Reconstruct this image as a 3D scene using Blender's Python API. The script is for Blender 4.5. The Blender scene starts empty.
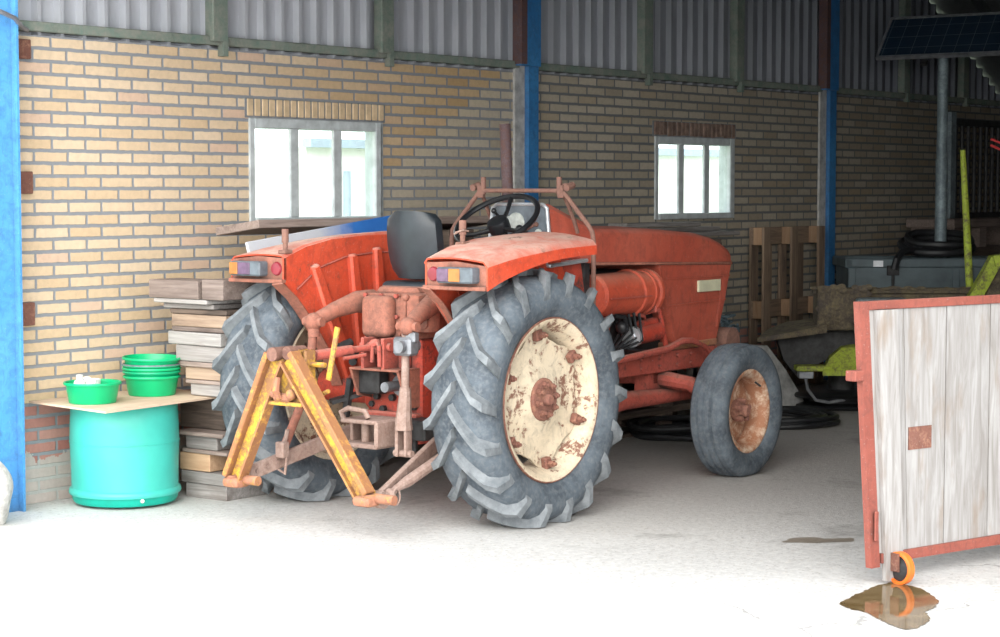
import bpy, bmesh, math, random
from mathutils import Vector, Matrix
R=math.radians; PI=math.pi
random.seed(7)
S=bpy.context.scene
COL=S.collection

# ------------------------------------------------------------------ materials
MATS={}
class NT:
    def __init__(s,name):
        s.m=bpy.data.materials.new(name); s.m.use_nodes=True
        s.t=s.m.node_tree; s.n=s.t.nodes; s.l=s.t.links
        s.b=s.n['Principled BSDF']; MATS[name]=s.m
    def new(s,t,**k):
        n=s.n.new(t)
        for a,v in k.items(): setattr(n,a,v)
        return n
    def put(s,inp,v):
        if hasattr(v,'is_output') or isinstance(v,bpy.types.NodeSocket): s.l.new(v,inp)
        else: inp.default_value=v
    def coord(s,scale=(1,1,1),which='Object'):
        tc=s.new('ShaderNodeTexCoord'); mp=s.new('ShaderNodeMapping')
        s.l.new(tc.outputs[which],mp.inputs[0]); mp.inputs['Scale'].default_value=scale
        return mp.outputs[0]
    def noise(s,vec,scale,detail=5,rough=.6,dist=0):
        n=s.new('ShaderNodeTexNoise'); s.l.new(vec,n.inputs['Vector'])
        n.inputs['Scale'].default_value=scale; n.inputs['Detail'].default_value=detail
        n.inputs['Roughness'].default_value=rough; n.inputs['Distortion'].default_value=dist
        return n.outputs['Fac']
    def ramp(s,fac,a,b,ca=(0,0,0,1),cb=(1,1,1,1)):
        r=s.new('ShaderNodeValToRGB'); s.l.new(fac,r.inputs[0])
        e=r.color_ramp.elements; e[0].position=a; e[1].position=b; e[0].color=ca; e[1].color=cb
        return r.outputs[0]
    def mix(s,fac,a,b,mode='MIX'):
        m=s.new('ShaderNodeMix',data_type='RGBA',blend_type=mode)
        s.put(m.inputs[0],fac); s.put(m.inputs[6],a); s.put(m.inputs[7],b)
        return m.outputs[2]
    def math(s,op,a,b=0.0,c=None):
        m=s.new('ShaderNodeMath',operation=op); s.put(m.inputs[0],a); s.put(m.inputs[1],b)
        if c is not None: s.put(m.inputs[2],c)
        return m.outputs[0]
    def bump(s,h,strength=.3,dist=.01):
        b=s.new('ShaderNodeBump'); b.inputs['Strength'].default_value=strength; b.inputs['Distance'].default_value=dist
        s.l.new(h,b.inputs['Height']); s.l.new(b.outputs[0],s.b.inputs['Normal'])
    def upness(s):
        g=s.new('ShaderNodeNewGeometry'); x=s.new('ShaderNodeSeparateXYZ'); s.l.new(g.outputs['Normal'],x.inputs[0])
        return x.outputs[2]
    def col(s,c): s.put(s.b.inputs['Base Color'],c)
    def rough(s,r): s.put(s.b.inputs['Roughness'],r)
    def metal(s,r): s.put(s.b.inputs['Metallic'],r)
def c4(*c): return (*c,1)

def paint(name,base,rust=(.16,.07,.04),amount=.45,scale=9,rough=.5,dust=(.55,.30,.24),dustamt=.5,fade=None,fine=60,metal=0,soft=.05,grime_shade=.55,ao=.09):
    k=NT(name); v=k.coord()
    n1=k.noise(v,scale,9,.7,.4); n2=k.noise(v,fine,5,.65); n3=k.noise(v,2.3,4,.55); n4=k.noise(v,scale*2.7,6,.7,.6)
    base2=fade or tuple(min(1,x*1.35+.03) for x in base)
    c=k.mix(k.ramp(n3,.35,.68),c4(*base),c4(*base2))
    c=k.mix(k.math('MULTIPLY',k.ramp(n4,.46,.66),.5),c,c4(*[x*.45+.015 for x in base]))
    vs=k.coord((2.2,2.2,.5)); ns=k.noise(vs,scale*3,6,.7,.5)
    c=k.mix(k.math('MULTIPLY',k.ramp(ns,.55,.68),.45),c,c4(*[x*.35+.02 for x in base]))
    c=k.mix(k.math('MULTIPLY',k.ramp(k.noise(v,fine*1.7,3,.6),.64,.70),.5),c,c4(*[min(1,x*.7+.22) for x in base]))
    up=k.ramp(k.upness(),.35,.95)
    c=k.mix(k.math('MULTIPLY',up,k.math('MULTIPLY',k.ramp(n1,.25,.6),dustamt)),c,c4(*dust))
    mix=k.math('ADD',k.math('ADD',k.math('MULTIPLY',n1,.5),k.math('MULTIPLY',n2,.22)),k.math('MULTIPLY',n4,.28))
    lo=1-amount
    c=k.mix(k.math('MULTIPLY',k.ramp(mix,lo-soft,lo+soft),.9),c,c4(*rust))
    c=k.mix(k.math('MULTIPLY',k.ramp(n2,.60,.74),.22),c,c4(*[x*.7 for x in rust]))
    if grime_shade:  # grime plus crevice shade, painted into the colour by occlusion
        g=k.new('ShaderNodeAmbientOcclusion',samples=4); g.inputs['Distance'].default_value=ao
        gr=k.math('MULTIPLY',k.math('SUBTRACT',1.0,k.ramp(g.outputs['AO'],.15,.85)),grime_shade)
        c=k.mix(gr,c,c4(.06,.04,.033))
    k.col(c); k.rough(k.math('ADD',rough,k.math('MULTIPLY',n1,.2))); k.metal(metal)
    k.bump(mix,.2,.004)
    return k.m
def plain(name,base,rough=.6,metal=0,var=.25,scale=14,bump=.1):
    k=NT(name); v=k.coord(); n=k.noise(v,scale,6)
    lo=tuple(x*(1-var) for x in base); hi=tuple(min(1,x*(1+var)) for x in base)
    k.col(k.mix(k.ramp(n,.3,.7),c4(*lo),c4(*hi))); k.rough(rough); k.metal(metal)
    if bump: k.bump(n,bump,.004)
    return k.m

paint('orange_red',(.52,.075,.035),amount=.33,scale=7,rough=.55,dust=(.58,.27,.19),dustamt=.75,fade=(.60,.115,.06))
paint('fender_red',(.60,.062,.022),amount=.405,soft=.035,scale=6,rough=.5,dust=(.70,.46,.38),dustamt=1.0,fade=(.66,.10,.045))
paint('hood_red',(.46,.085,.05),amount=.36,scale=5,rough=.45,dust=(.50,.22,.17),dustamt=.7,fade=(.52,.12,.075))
paint('dull_red',(.40,.075,.05),rust=(.10,.045,.035),amount=.42,scale=11,rough=.65,dust=(.42,.24,.19),dustamt=.7,grime_shade=.9,ao=.08)
paint('salmon_cast',(.37,.125,.078),rust=(.19,.085,.06),amount=.50,soft=.12,scale=9,rough=.7,dust=(.44,.26,.20),dustamt=.6,grime_shade=.95,ao=.07)
paint('deep_red',(.45,.045,.02),rust=(.07,.04,.035),amount=.44,scale=9,rough=.6,dust=(.35,.2,.16),dustamt=.4,grime_shade=.9,ao=.10)
paint('rust_pipe',(.17,.08,.06),rust=(.26,.135,.10),amount=.5,scale=30,rough=.75,dust=(.28,.17,.135),dustamt=.35)
paint('exhaust_rust',(.085,.05,.055),rust=(.14,.07,.055),amount=.48,scale=25,rough=.7,dustamt=.1)
paint('link_steel',(.36,.26,.22),rust=(.24,.13,.095),amount=.48,soft=.16,scale=14,rough=.6,dust=(.5,.40,.36),dustamt=.6)
paint('yellow_paint',(.74,.42,.03),rust=(.28,.13,.07),amount=.50,scale=11,rough=.55,dust=(.72,.42,.12),dustamt=.4,fade=(.80,.47,.05))
paint('yellow_rust',(.72,.38,.04),rust=(.30,.125,.065),amount=.585,soft=.07,scale=8,rough=.6,dust=(.55,.30,.18),dustamt=.4)
paint('orange_edge',(.33,.135,.075),rust=(.55,.29,.06),amount=.44,soft=.05,scale=9,rough=.6,dust=(.62,.34,.22),dustamt=.5)
paint('cream_rim',(.68,.56,.40),rust=(.19,.065,.04),amount=.452,scale=6,rough=.6,dust=(.7,.6,.48),dustamt=.2,fade=(.72,.62,.47),fine=42,soft=.018,grime_shade=.4)
paint('rust_rim',(.66,.54,.41),rust=(.36,.135,.06),amount=.55,soft=.07,scale=7,rough=.65,dust=(.5,.25,.13),dustamt=.3,fine=35)
paint('hub_rust',(.20,.075,.05),rust=(.40,.20,.13),amount=.46,scale=22,rough=.75,dustamt=.2)
paint('lime_green',(.33,.41,.025),rust=(.11,.08,.05),amount=.46,scale=9,rough=.55,dust=(.33,.34,.10),dustamt=.6)
paint('crust_metal',(.055,.042,.035),rust=(.22,.18,.10),amount=.47,scale=11,rough=.9,dust=(.15,.125,.085),dustamt=.8,soft=.10)
paint('gate_red',(.255,.065,.045),rust=(.40,.10,.07),amount=.38,scale=8,rough=.6,dust=(.50,.21,.16),dustamt=.5,fade=(.31,.085,.06))
paint('blue_steel',(.03,.17,.42),rust=(.16,.12,.11),amount=.33,scale=7,rough=.5,dustamt=.1,fade=(.05,.24,.52))
paint('blue_bright',(.065,.29,.62),rust=(.30,.22,.18),amount=.27,scale=7,rough=.5,dustamt=.1,fade=(.10,.36,.70))
k=NT('blue_sheet'); v=k.coord(); n_=k.noise(v,6,6,.65); x_=k.new('ShaderNodeSeparateXYZ'); k.l.new(v,x_.inputs[0]); f_=k.ramp(k.math('ADD',k.math('MULTIPLY',x_.outputs[0],1.0),k.math('ADD',k.math('MULTIPLY',n_,.5),.1)),.25,.62); k.col(k.mix(f_,k.mix(n_,c4(.5,.52,.58),c4(.72,.74,.78)),k.mix(n_,c4(.02,.12,.46),c4(.05,.22,.62)))); k.rough(.45)
paint('green_timber',(.10,.165,.135),rust=(.27,.28,.24),amount=.52,scale=7,rough=.8,dust=(.3,.33,.28),dustamt=.6,soft=.1)
paint('rust_plate',(.15,.055,.035),rust=(.35,.18,.12),amount=.45,scale=20,rough=.8,dustamt=.1)
paint('galvanised',(.23,.29,.315),rust=(.17,.21,.23),amount=.5,scale=8,rough=.5,dustamt=.1,metal=.3)
plain('black_vinyl',(.022,.029,.036),.45,var=.35,scale=8)
plain('black_plastic',(.012,.013,.015),.35,var=.3)
plain('dark_metal',(.035,.035,.036),.6,.3,var=.5,scale=20)
plain('grey_metal',(.26,.27,.29),.45,.5,var=.3,scale=18)
plain('alu',(.62,.65,.68),.35,.6,var=.15)
plain('orange_lens',(.42,.165,.04),.3,var=.25)
plain('purple_lens',(.13,.075,.13),.3,var=.35,scale=30)
plain('red_lens',(.24,.025,.04),.25,var=.2)
plain('lamp_housing',(.11,.13,.15),.5,var=.4)
plain('gauge_face',(.45,.48,.45),.3,var=.3,scale=30)
plain('green_plastic',(.0,.44,.17),.4,var=.12,scale=4)
plain('green_plastic_dark',(.0,.36,.16),.4,var=.12,scale=4)
plain('teal_plastic',(.06,.50,.42),.42,var=.14,scale=3,bump=.05)
plain('teal_dark',(.0,.40,.30),.5,var=.2,scale=6)
plain('white_plastic',(.80,.80,.77),.5,var=.08)
plain('orange_rubber',(.75,.16,.02),.45,var=.15)
plain('black_hose',(.015,.016,.018),.45,var=.4)
plain('crate_plastic',(.10,.135,.15),.55,var=.25,scale=5)
plain('red_rod',(.55,.05,.05),.5)
plain('label_cream',(.62,.60,.42),.6,var=.15,scale=12)
plain('white_wall',(.85,.85,.83),.8,var=.05)
plain('gutter_blue',(.38,.46,.56),.6,var=.1)
plain('net_blue',(.12,.17,.20),.8,var=.4)
plain('wall_cap',(.42,.42,.41),.9,var=.3,scale=16)
plain('stone_grey',(.52,.51,.48),.9,var=.35,scale=28,bump=.6)
plain('concrete_frame',(.50,.54,.55),.85,var=.22,scale=12,bump=.3)
plain('roof_dark',(.075,.08,.085),.8,var=.2)

def rubber():
    k=NT('rubber'); v=k.coord(); n=k.noise(v,6,7,.65); n2=k.noise(v,45,3)
    c=k.mix(k.ramp(n,.35,.72),c4(.045,.058,.074),c4(.14,.17,.20))
    c=k.mix(k.math('MULTIPLY',k.ramp(n2,.45,.75),.35),c,c4(.26,.27,.27))
    k.col(c); k.rough(.72); k.bump(n2,.2,.003)
    k=NT('lug_rubber'); v=k.coord(); n=k.noise(v,14,6,.65)
    k.col(k.mix(k.ramp(n,.3,.7),c4(.10,.115,.128),c4(.25,.268,.282))); k.rough(.75); k.bump(n,.2,.004)
rubber()

def wood(name,a,b,dark,grainscale=1.0,rough=.85,bright=1):
    k=NT(name)
    tc=k.new('ShaderNodeTexCoord'); oi=k.new('ShaderNodeObjectInfo')
    ad=k.new('ShaderNodeVectorMath',operation='ADD'); k.l.new(tc.outputs['Object'],ad.inputs[0])
    sc=k.new('ShaderNodeVectorMath',operation='SCALE'); k.l.new(oi.outputs['Random'],sc.inputs[3]); sc.inputs[0].default_value=(13,7,19)
    k.l.new(sc.outputs[0],ad.inputs[1])
    mp=k.new('ShaderNodeMapping'); k.l.new(ad.outputs[0],mp.inputs[0]); mp.inputs['Scale'].default_value=(1.2,16*grainscale,16*grainscale)
    n=k.noise(mp.outputs[0],2.2,8,.62,.9)
    mp2=k.new('ShaderNodeMapping'); k.l.new(ad.outputs[0],mp2.inputs[0]); mp2.inputs['Scale'].default_value=(1,3,3)
    n2=k.noise(mp2.outputs[0],2.5,4)
    c=k.mix(k.ramp(n,.34,.66),c4(*a),c4(*b))
    c=k.mix(k.ramp(n2,.55,.78),c,c4(*dark))
    r=k.math('ADD',k.math('MULTIPLY',oi.outputs['Random'],.5),.72)
    g=k.new('ShaderNodeCombineColor'); [k.l.new(r,g.inputs[i]) for i in range(3)]
    k.col(k.mix(1.0,c,g.outputs[0],'MULTIPLY')); k.rough(rough); k.bump(n,.35,.004)
    return k.m
wood('wood_grey',(.21,.19,.18),(.37,.345,.33),(.15,.12,.105),1.6)
wood('wood_tan',(.33,.23,.165),(.50,.37,.27),(.2,.14,.105),1.6)
wood('wood_brown',(.20,.15,.13),(.34,.27,.235),(.13,.095,.08),1.6)
wood('wood_white',(.31,.29,.275),(.50,.475,.455),(.25,.21,.18),1.6)
wood('wood_dark',(.075,.055,.045),(.19,.14,.11),(.05,.04,.035))
wood('wood_pallet',(.15,.105,.075),(.28,.20,.14),(.09,.065,.05))
wood('wood_orange',(.33,.20,.115),(.44,.29,.18),(.22,.14,.085))
wood('gate_board',(.23,.212,.20),(.37,.36,.355),(.235,.175,.13),.7)
wood('plywood',(.58,.42,.30),(.70,.54,.40),(.48,.33,.23),.25)

def brick():
    k=NT('brick_wall')
    tc=k.new('ShaderNodeTexCoord'); nz=k.new('ShaderNodeTexNoise'); k.l.new(tc.outputs['Object'],nz.inputs['Vector']); nz.inputs['Scale'].default_value=22; nz.inputs['Detail'].default_value=3
    sx=k.new('ShaderNodeSeparateXYZ'); k.l.new(tc.outputs['Object'],sx.inputs[0])
    sn=k.new('ShaderNodeSeparateColor'); k.l.new(nz.outputs['Color'],sn.inputs[0])
    X=k.math('ADD',sx.outputs[0],k.math('MULTIPLY',k.math('SUBTRACT',sn.outputs[0],.5),.010))
    Z=k.math('ADD',sx.outputs[2],k.math('MULTIPLY',k.math('SUBTRACT',sn.outputs[1],.5),.008))
    RH=.0659; BL=.2243
    rr=k.math('DIVIDE',k.math('SUBTRACT',2.432,Z),RH); row=k.math('FLOOR',rr); fr=k.math('FRACT',rr)
    par=k.math('MODULO',k.math('ADD',row,100),2)
    off=k.math('ADD',.1997-BL*4,k.math('MULTIPLY',par,.104))
    cc=k.math('DIVIDE',k.math('SUBTRACT',X,off),BL); colm=k.math('FLOOR',cc); fc=k.math('FRACT',cc)
    xc=k.math('ADD',k.math('MULTIPLY',k.math('ADD',colm,.5),BL),off)
    zc=k.math('SUBTRACT',2.432,k.math('MULTIPLY',k.math('ADD',row,.5),RH))
    # mortar mask
    def edge(f,w0,w1):
        d=k.math('SUBTRACT',.5,k.math('ABSOLUTE',k.math('SUBTRACT',f,.5)))
        return k.ramp(d,w0,w1)
    mask=k.math('MULTIPLY',edge(fc,.026,.042),edge(fr,.115,.16))
    cv=k.new('ShaderNodeCombineXYZ'); k.l.new(colm,cv.inputs[0]); k.l.new(row,cv.inputs[1])
    wn=k.new('ShaderNodeTexWhiteNoise',noise_dimensions='2D'); k.l.new(cv.outputs[0],wn.inputs['Vector'])
    ws=k.new('ShaderNodeSeparateColor'); k.l.new(wn.outputs['Color'],ws.inputs[0])
    v=k.coord(); n=k.noise(v,28,6,.65); nb=k.noise(v,1.6,3)
    yel=k.mix(wn.outputs['Value'],c4(.66,.49,.31),c4(.76,.61,.44))
    yel=k.mix(k.math('GREATER_THAN',ws.outputs[0],.9),yel,c4(.68,.49,.36))
    tan=k.mix(wn.outputs['Value'],c4(.44,.375,.28),c4(.60,.535,.425))
    tan=k.mix(k.math('GREATER_THAN',ws.outputs[0],.93),tan,c4(.50,.41,.29))
    # old gable line: newer, browner bricks right of a stepped diagonal
    g=k.math('SUBTRACT',zc,k.math('ADD',k.math('MULTIPLY',xc,.560),.125))
    right=k.math('LESS_THAN',g,0.0)
    farr=k.math('GREATER_THAN',xc,4.3)
    right=k.math('MAXIMUM',right,farr)
    lowleft=k.ramp(k.math('MULTIPLY',xc,.25),.30,.62)   # left lower area keeps the pale yellow bricks
    right=k.math('MULTIPLY',right,k.math('MAXIMUM',lowleft,farr))
    c=k.mix(right,yel,tan)
    gold=k.math('MULTIPLY',k.math('SUBTRACT',1.0,right),k.ramp(k.math('MULTIPLY',xc,.25),.42,.85))
    c=k.mix(k.math('MULTIPLY',gold,.75),c,k.mix(wn.outputs['Value'],c4(.50,.32,.14),c4(.62,.44,.23)))
    chip=k.math('MULTIPLY',k.math('LESS_THAN',k.math('ABSOLUTE',k.math('ADD',g,.028)),.045),k.math('LESS_THAN',xc,4.3))
    chip=k.math('MULTIPLY',chip,k.math('GREATER_THAN',xc,2.8))
    c=k.mix(k.math('MULTIPLY',chip,.85),c,c4(.60,.52,.38))
    red=k.math('LESS_THAN',k.math('ADD',zc,k.math('MULTIPLY',nb,.02)),.545)
    c=k.mix(red,c,k.mix(wn.outputs['Value'],c4(.42,.17,.14),c4(.55,.30,.25)))
    c=k.mix(1.0,c,k.ramp(n,.2,.8,c4(.82,.82,.82),c4(1.08,1.08,1.08)),'MULTIPLY')
    deep_shade=k.ramp(k.math('MULTIPLY',sx.outputs[0],.1),.40,1.0,(1,1,1,1),(.62,.61,.60,1))  # indoor shade painted into the bricks, deeper towards the far end
    mort=k.mix(n,c4(.22,.235,.255),c4(.30,.315,.335))
    mort=k.mix(farr,mort,c4(.19,.20,.205))
    c=k.mix(mask,mort,c)
    c=k.mix(1.0,c,deep_shade,'MULTIPLY')
    # crumbled grey plaster along the foot of the wall
    pl=k.math('LESS_THAN',k.math('ADD',sx.outputs[2],k.math('MULTIPLY',k.noise(v,5,5,.7),.35)),.42)
    c=k.mix(k.math('MULTIPLY',pl,.75),c,k.mix(n,c4(.40,.38,.35),c4(.58,.56,.52)))
    k.col(c); k.rough(.9)
    h=k.math('ADD',k.math('MULTIPLY',mask,.8),k.math('MULTIPLY',n,.35))
    k.bump(h,.55,.008)
brick()
plain('lintel_yellow',(.64,.46,.28),.9,var=.25,scale=9,bump=.2)
plain('lintel_tan',(.62,.47,.30),.9,var=.25,scale=9,bump=.2)
plain('lintel_brown',(.22,.15,.12),.95,var=.45,scale=20,bump=.4)
plain('mortar',(.22,.235,.25),.95,var=.2)

def ground():
    k=NT('concrete_ground'); v=k.coord()
    n1=k.noise(v,.9,6,.6); n2=k.noise(v,26,5,.7); n3=k.noise(v,120,3,.6)
    c=k.mix(k.ramp(n1,.3,.7),c4(.46,.445,.43),c4(.56,.545,.53))
    c=k.mix(k.ramp(n2,.35,.7),c,c4(.66,.645,.62))
    vo=k.new('ShaderNodeTexVoronoi'); k.l.new(v,vo.inputs['Vector']); vo.inputs['Scale'].default_value=55
    vs=k.new('ShaderNodeSeparateColor'); k.l.new(vo.outputs['Color'],vs.inputs[0])
    peb=k.math('MULTIPLY',k.math('LESS_THAN',vo.outputs['Distance'],.36),k.math('GREATER_THAN',vs.outputs[0],.62))
    c=k.mix(k.math('MULTIPLY',peb,.55),c,k.mix(vs.outputs[1],c4(.24,.22,.20),c4(.66,.60,.53)))
    # dirt with interior shade mixed into the colour, darker further in under the roof
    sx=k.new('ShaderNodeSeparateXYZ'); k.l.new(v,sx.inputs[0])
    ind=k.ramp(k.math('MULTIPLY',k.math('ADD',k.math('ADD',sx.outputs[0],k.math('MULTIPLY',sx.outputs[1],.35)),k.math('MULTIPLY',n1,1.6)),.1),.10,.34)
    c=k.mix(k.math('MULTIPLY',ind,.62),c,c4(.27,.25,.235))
    st=k.math('MULTIPLY',k.ramp(k.noise(v,1.7,5,.7),.56,.68),k.ramp(k.math('MULTIPLY',sx.outputs[0],.1),.02,.12))
    c=k.mix(k.math('MULTIPLY',st,.5),c,c4(.17,.155,.14))
    # cracks
    vc=k.new('ShaderNodeTexVoronoi',feature='DISTANCE_TO_EDGE'); vc.inputs['Scale'].default_value=.55
    dv=k.new('ShaderNodeVectorMath',operation='ADD'); k.l.new(v,dv.inputs[0])
    nn=k.new('ShaderNodeTexNoise'); k.l.new(v,nn.inputs['Vector']); nn.inputs['Scale'].default_value=3; nn.inputs['Detail'].default_value=6
    s2=k.new('ShaderNodeVectorMath',operation='SCALE'); k.l.new(nn.outputs['Color'],s2.inputs[0]); s2.inputs[3].default_value=.45
    k.l.new(s2.outputs[0],dv.inputs[1]); k.l.new(dv.outputs[0],vc.inputs['Vector'])
    cr=k.math('MULTIPLY',k.math('LESS_THAN',vc.outputs['Distance'],.003),k.math('LESS_THAN',sx.outputs[1],k.math('SUBTRACT',k.math('MULTIPLY',sx.outputs[0],-.3),4.1)))
    c=k.mix(k.math('MULTIPLY',cr,.55),c,c4(.2,.19,.175))
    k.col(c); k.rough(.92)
    k.bump(k.math('ADD',k.math('ADD',n2,k.math('MULTIPLY',peb,.5)),k.math('MULTIPLY',cr,-1.5)),.55,.012)
ground()
def cladding():
    k=NT('cladding'); v=k.coord((1,1,.35)); n=k.noise(v,5,5)
    k.col(k.mix(k.ramp(n,.3,.7),c4(.40,.415,.45),c4(.50,.515,.55))); sx=k.new('ShaderNodeSeparateXYZ'); tc=k.coord(); k.l.new(tc,sx.inputs[0]); cb=k.b.inputs['Base Color'].links[0].from_socket; k.col(k.mix(1.0,cb,k.ramp(k.math('MULTIPLY',sx.outputs[0],.1),.22,.95,(1.15,1.15,1.15,1),(.30,.32,.35,1)),'MULTIPLY')); k.rough(.55); k.metal(.15)  # sheet colour lightened by the opening and darkened inward as painted shade
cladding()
def glass():
    k=NT('window_glass'); k.n.remove(k.b)
    o=[n for n in k.n if n.type=='OUTPUT_MATERIAL'][0]
    tr=k.new('ShaderNodeBsdfTransparent'); tr.inputs[0].default_value=(.93,.96,.95,1)
    gl=k.new('ShaderNodeBsdfGlossy'); gl.inputs['Roughness'].default_value=.05
    df=k.new('ShaderNodeBsdfDiffuse'); df.inputs[0].default_value=(.8,.82,.82,1)
    v=k.coord(); n=k.noise(v,7,5)
    m0=k.new('ShaderNodeMixShader'); k.l.new(k.math('MULTIPLY',k.ramp(n,.5,.85),.12),m0.inputs[0]); k.l.new(tr.outputs[0],m0.inputs[1]); k.l.new(df.outputs[0],m0.inputs[2])
    m=k.new('ShaderNodeMixShader'); m.inputs[0].default_value=.07; k.l.new(m0.outputs[0],m.inputs[1]); k.l.new(gl.outputs[0],m.inputs[2])
    k.l.new(m.outputs[0],o.inputs[0])
glass()
def solar():
    k=NT('solar_cells'); v=k.coord()
    sx=k.new('ShaderNodeSeparateXYZ'); k.l.new(v,sx.inputs[0])
    def line(o,s,w):
        f=k.math('FRACT',k.math('MULTIPLY',o,s)); return k.math('LESS_THAN',f,w)
    ln=k.math('MAXIMUM',line(sx.outputs[0],1/.127,.03),line(sx.outputs[1],1/.125,.03))
    k.col(k.mix(ln,c4(.012,.025,.045),c4(.10,.13,.15))); k.rough(.25)
solar()
def water():
    k=NT('puddle_water'); v=k.coord(); n=k.noise(v,9,4)
    k.col(k.mix(k.ramp(n,.3,.7),c4(.10,.06,.02),c4(.24,.17,.09))); k.rough(.06)
    k.b.inputs['IOR'].default_value=1.33
    try: k.b.inputs['Specular IOR Level'].default_value=.9
    except Exception: pass
water()
k=NT('grass'); v=k.coord(); k.col(k.mix(k.noise(v,3,6),c4(.42,.50,.30),c4(.60,.66,.48))); k.rough(.9)
k=NT('wet_concrete'); v=k.coord(); n=k.noise(v,20,5); k.col(k.mix(n,c4(.16,.13,.10),c4(.40,.34,.28))); k.rough(.35); k.bump(n,.4,.01)

# ------------------------------------------------------------------ mesh tools
class MB:
    def __init__(s): s.b=bmesh.new()
    def _bev(s,verts,bev,seg=1):
        if bev:
            es=list({e for v in verts for e in v.link_edges})
            bmesh.ops.bevel(s.b,geom=es,offset=bev,segments=seg,affect='EDGES',profile=.5)
    def box(s,c,d,rot=None,bev=0,seg=1,M=None):
        r=bmesh.ops.create_cube(s.b,size=1); vs=r['verts']
        m=Matrix.Translation(c)
        if rot: m=m@Matrix.Rotation(rot[2],4,'Z')@Matrix.Rotation(rot[1],4,'Y')@Matrix.Rotation(rot[0],4,'X')
        m=m@Matrix.Diagonal((*d,1))
        if M: m=M@m
        bmesh.ops.transform(s.b,matrix=m,verts=vs); s._bev(vs,bev,seg); return s
    def bb(s,x0,x1,y0,y1,z0,z1,bev=0,seg=1):
        return s.box(((x0+x1)/2,(y0+y1)/2,(z0+z1)/2),(abs(x1-x0),abs(y1-y0),abs(z1-z0)),bev=bev,seg=seg)
    def rings(s,rings,cap=True,close=False):
        L=[[s.b.verts.new(p) for p in r] for r in rings]; n=len(L[0])
        pairs=list(zip(L,L[1:]))+([(L[-1],L[0])] if close else [])
        for a,b in pairs:
            for i in range(n):
                j=(i+1)%n
                try: s.b.faces.new((a[i],a[j],b[j],b[i]))
                except ValueError: pass
        if cap and not close:
            s.b.faces.new(L[0][::-1]); s.b.faces.new(L[-1])
        return s
    def tube(s,pts,r,n=10,close=False,cap=True):
        pts=[Vector(p) for p in pts]; m=len(pts); rs=r if isinstance(r,(list,tuple)) else [r]*m
        rings=[]; prev=None
        for i,p in enumerate(pts):
            if close: t=(pts[(i+1)%m]-pts[i-1])
            elif i==0: t=pts[1]-p
            elif i==m-1: t=p-pts[i-1]
            else: t=(pts[i+1]-p).normalized()+(p-pts[i-1]).normalized()
            t.normalize()
            if prev is None:
                a=Vector((0,0,1)) if abs(t.z)<.9 else Vector((1,0,0)); u=t.cross(a).normalized()
            else:
                u=prev-t*prev.dot(t)
                if u.length<1e-6: u=t.cross(Vector((0,0,1)))
                u.normalize()
            prev=u; w=t.cross(u)
            rings.append([p+(u*math.cos(2*PI*j/n)+w*math.sin(2*PI*j/n))*rs[i] for j in range(n)])
        return s.rings(rings,cap,close)
    def cyl(s,a,b,r,r2=None,n=16): return s.tube([a,b],[r,r if r2 is None else r2],n)
    def bar(s,a,b,w,h,up=(0,0,1),bev=0,w2=None,h2=None):
        a=Vector(a);b=Vector(b);t=(b-a).normalized();u=Vector(up); sd=t.cross(u).normalized(); u=sd.cross(t).normalized()
        w2=w if w2 is None else w2; h2=h if h2 is None else h2
        q=lambda p,w,h:[p+sd*w/2+u*h/2,p-sd*w/2+u*h/2,p-sd*w/2-u*h/2,p+sd*w/2-u*h/2]
        n0=len(s.b.verts); s.rings([q(a,w,h),q(b,w2,h2)])
        if bev:
            s.b.verts.ensure_lookup_table(); s._bev(list(s.b.verts)[n0:],bev)
        return s
    def lathe(s,prof,axis='Z',c=(0,0,0),n=32,close=False):
        rings=[]
        for k in range(n):
            a=2*PI*k/n; ring=[]
            for (r,h) in prof:
                x,y=r*math.cos(a),r*math.sin(a)
                p={'Z':(x,y,h),'Y':(x,h,y),'X':(h,x,y)}[axis]
                ring.append(Vector(p)+Vector(c))
            rings.append(ring)
        L=[[s.b.verts.new(p) for p in r] for r in rings]; m=len(prof)
        for i in range(n):
            a,b=L[i],L[(i+1)%n]
            for j in range(m if close else m-1):
                jj=(j+1)%m
                s.b.faces.new((a[j],b[j],b[jj],a[jj]))
        bmesh.ops.remove_doubles(s.b,verts=list({v for r in L for v in r}),dist=1e-5)
        return s
    def prism(s,poly,d0,d1,plane='XZ',bev=0):
        f={'XZ':lambda p,d:(p[0],d,p[1]),'YZ':lambda p,d:(d,p[0],p[1]),'XY':lambda p,d:(p[0],p[1],d)}[plane]
        n0=len(s.b.verts)
        s.rings([[f(p,d0) for p in poly],[f(p,d1) for p in poly]])
        if bev:
            s.b.verts.ensure_lookup_table(); s._bev(list(s.b.verts)[n0:],bev)
        return s
    def sheet(s,rows,th=.006,dirn=None):
        # grid of points -> closed thin shell
        A=[[Vector(p) for p in r] for r in rows]; ni,nj=len(A),len(A[0])
        def nrm(i,j):
            if dirn: return Vector(dirn)
            du=A[min(i+1,ni-1)][j]-A[max(i-1,0)][j]; dv=A[i][min(j+1,nj-1)]-A[i][max(j-1,0)]
            return du.cross(dv).normalized()
        T=[[s.b.verts.new(A[i][j]) for j in range(nj)] for i in range(ni)]
        B=[[s.b.verts.new(A[i][j]-nrm(i,j)*th) for j in range(nj)] for i in range(ni)]
        F=s.b.faces.new
        for i in range(ni-1):
            for j in range(nj-1):
                F((T[i][j],T[i+1][j],T[i+1][j+1],T[i][j+1])); F((B[i][j],B[i][j+1],B[i+1][j+1],B[i+1][j]))
        for i in range(ni-1):
            F((T[i][0],B[i][0],B[i+1][0],T[i+1][0])); F((T[i][-1],T[i+1][-1],B[i+1][-1],B[i][-1]))
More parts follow.
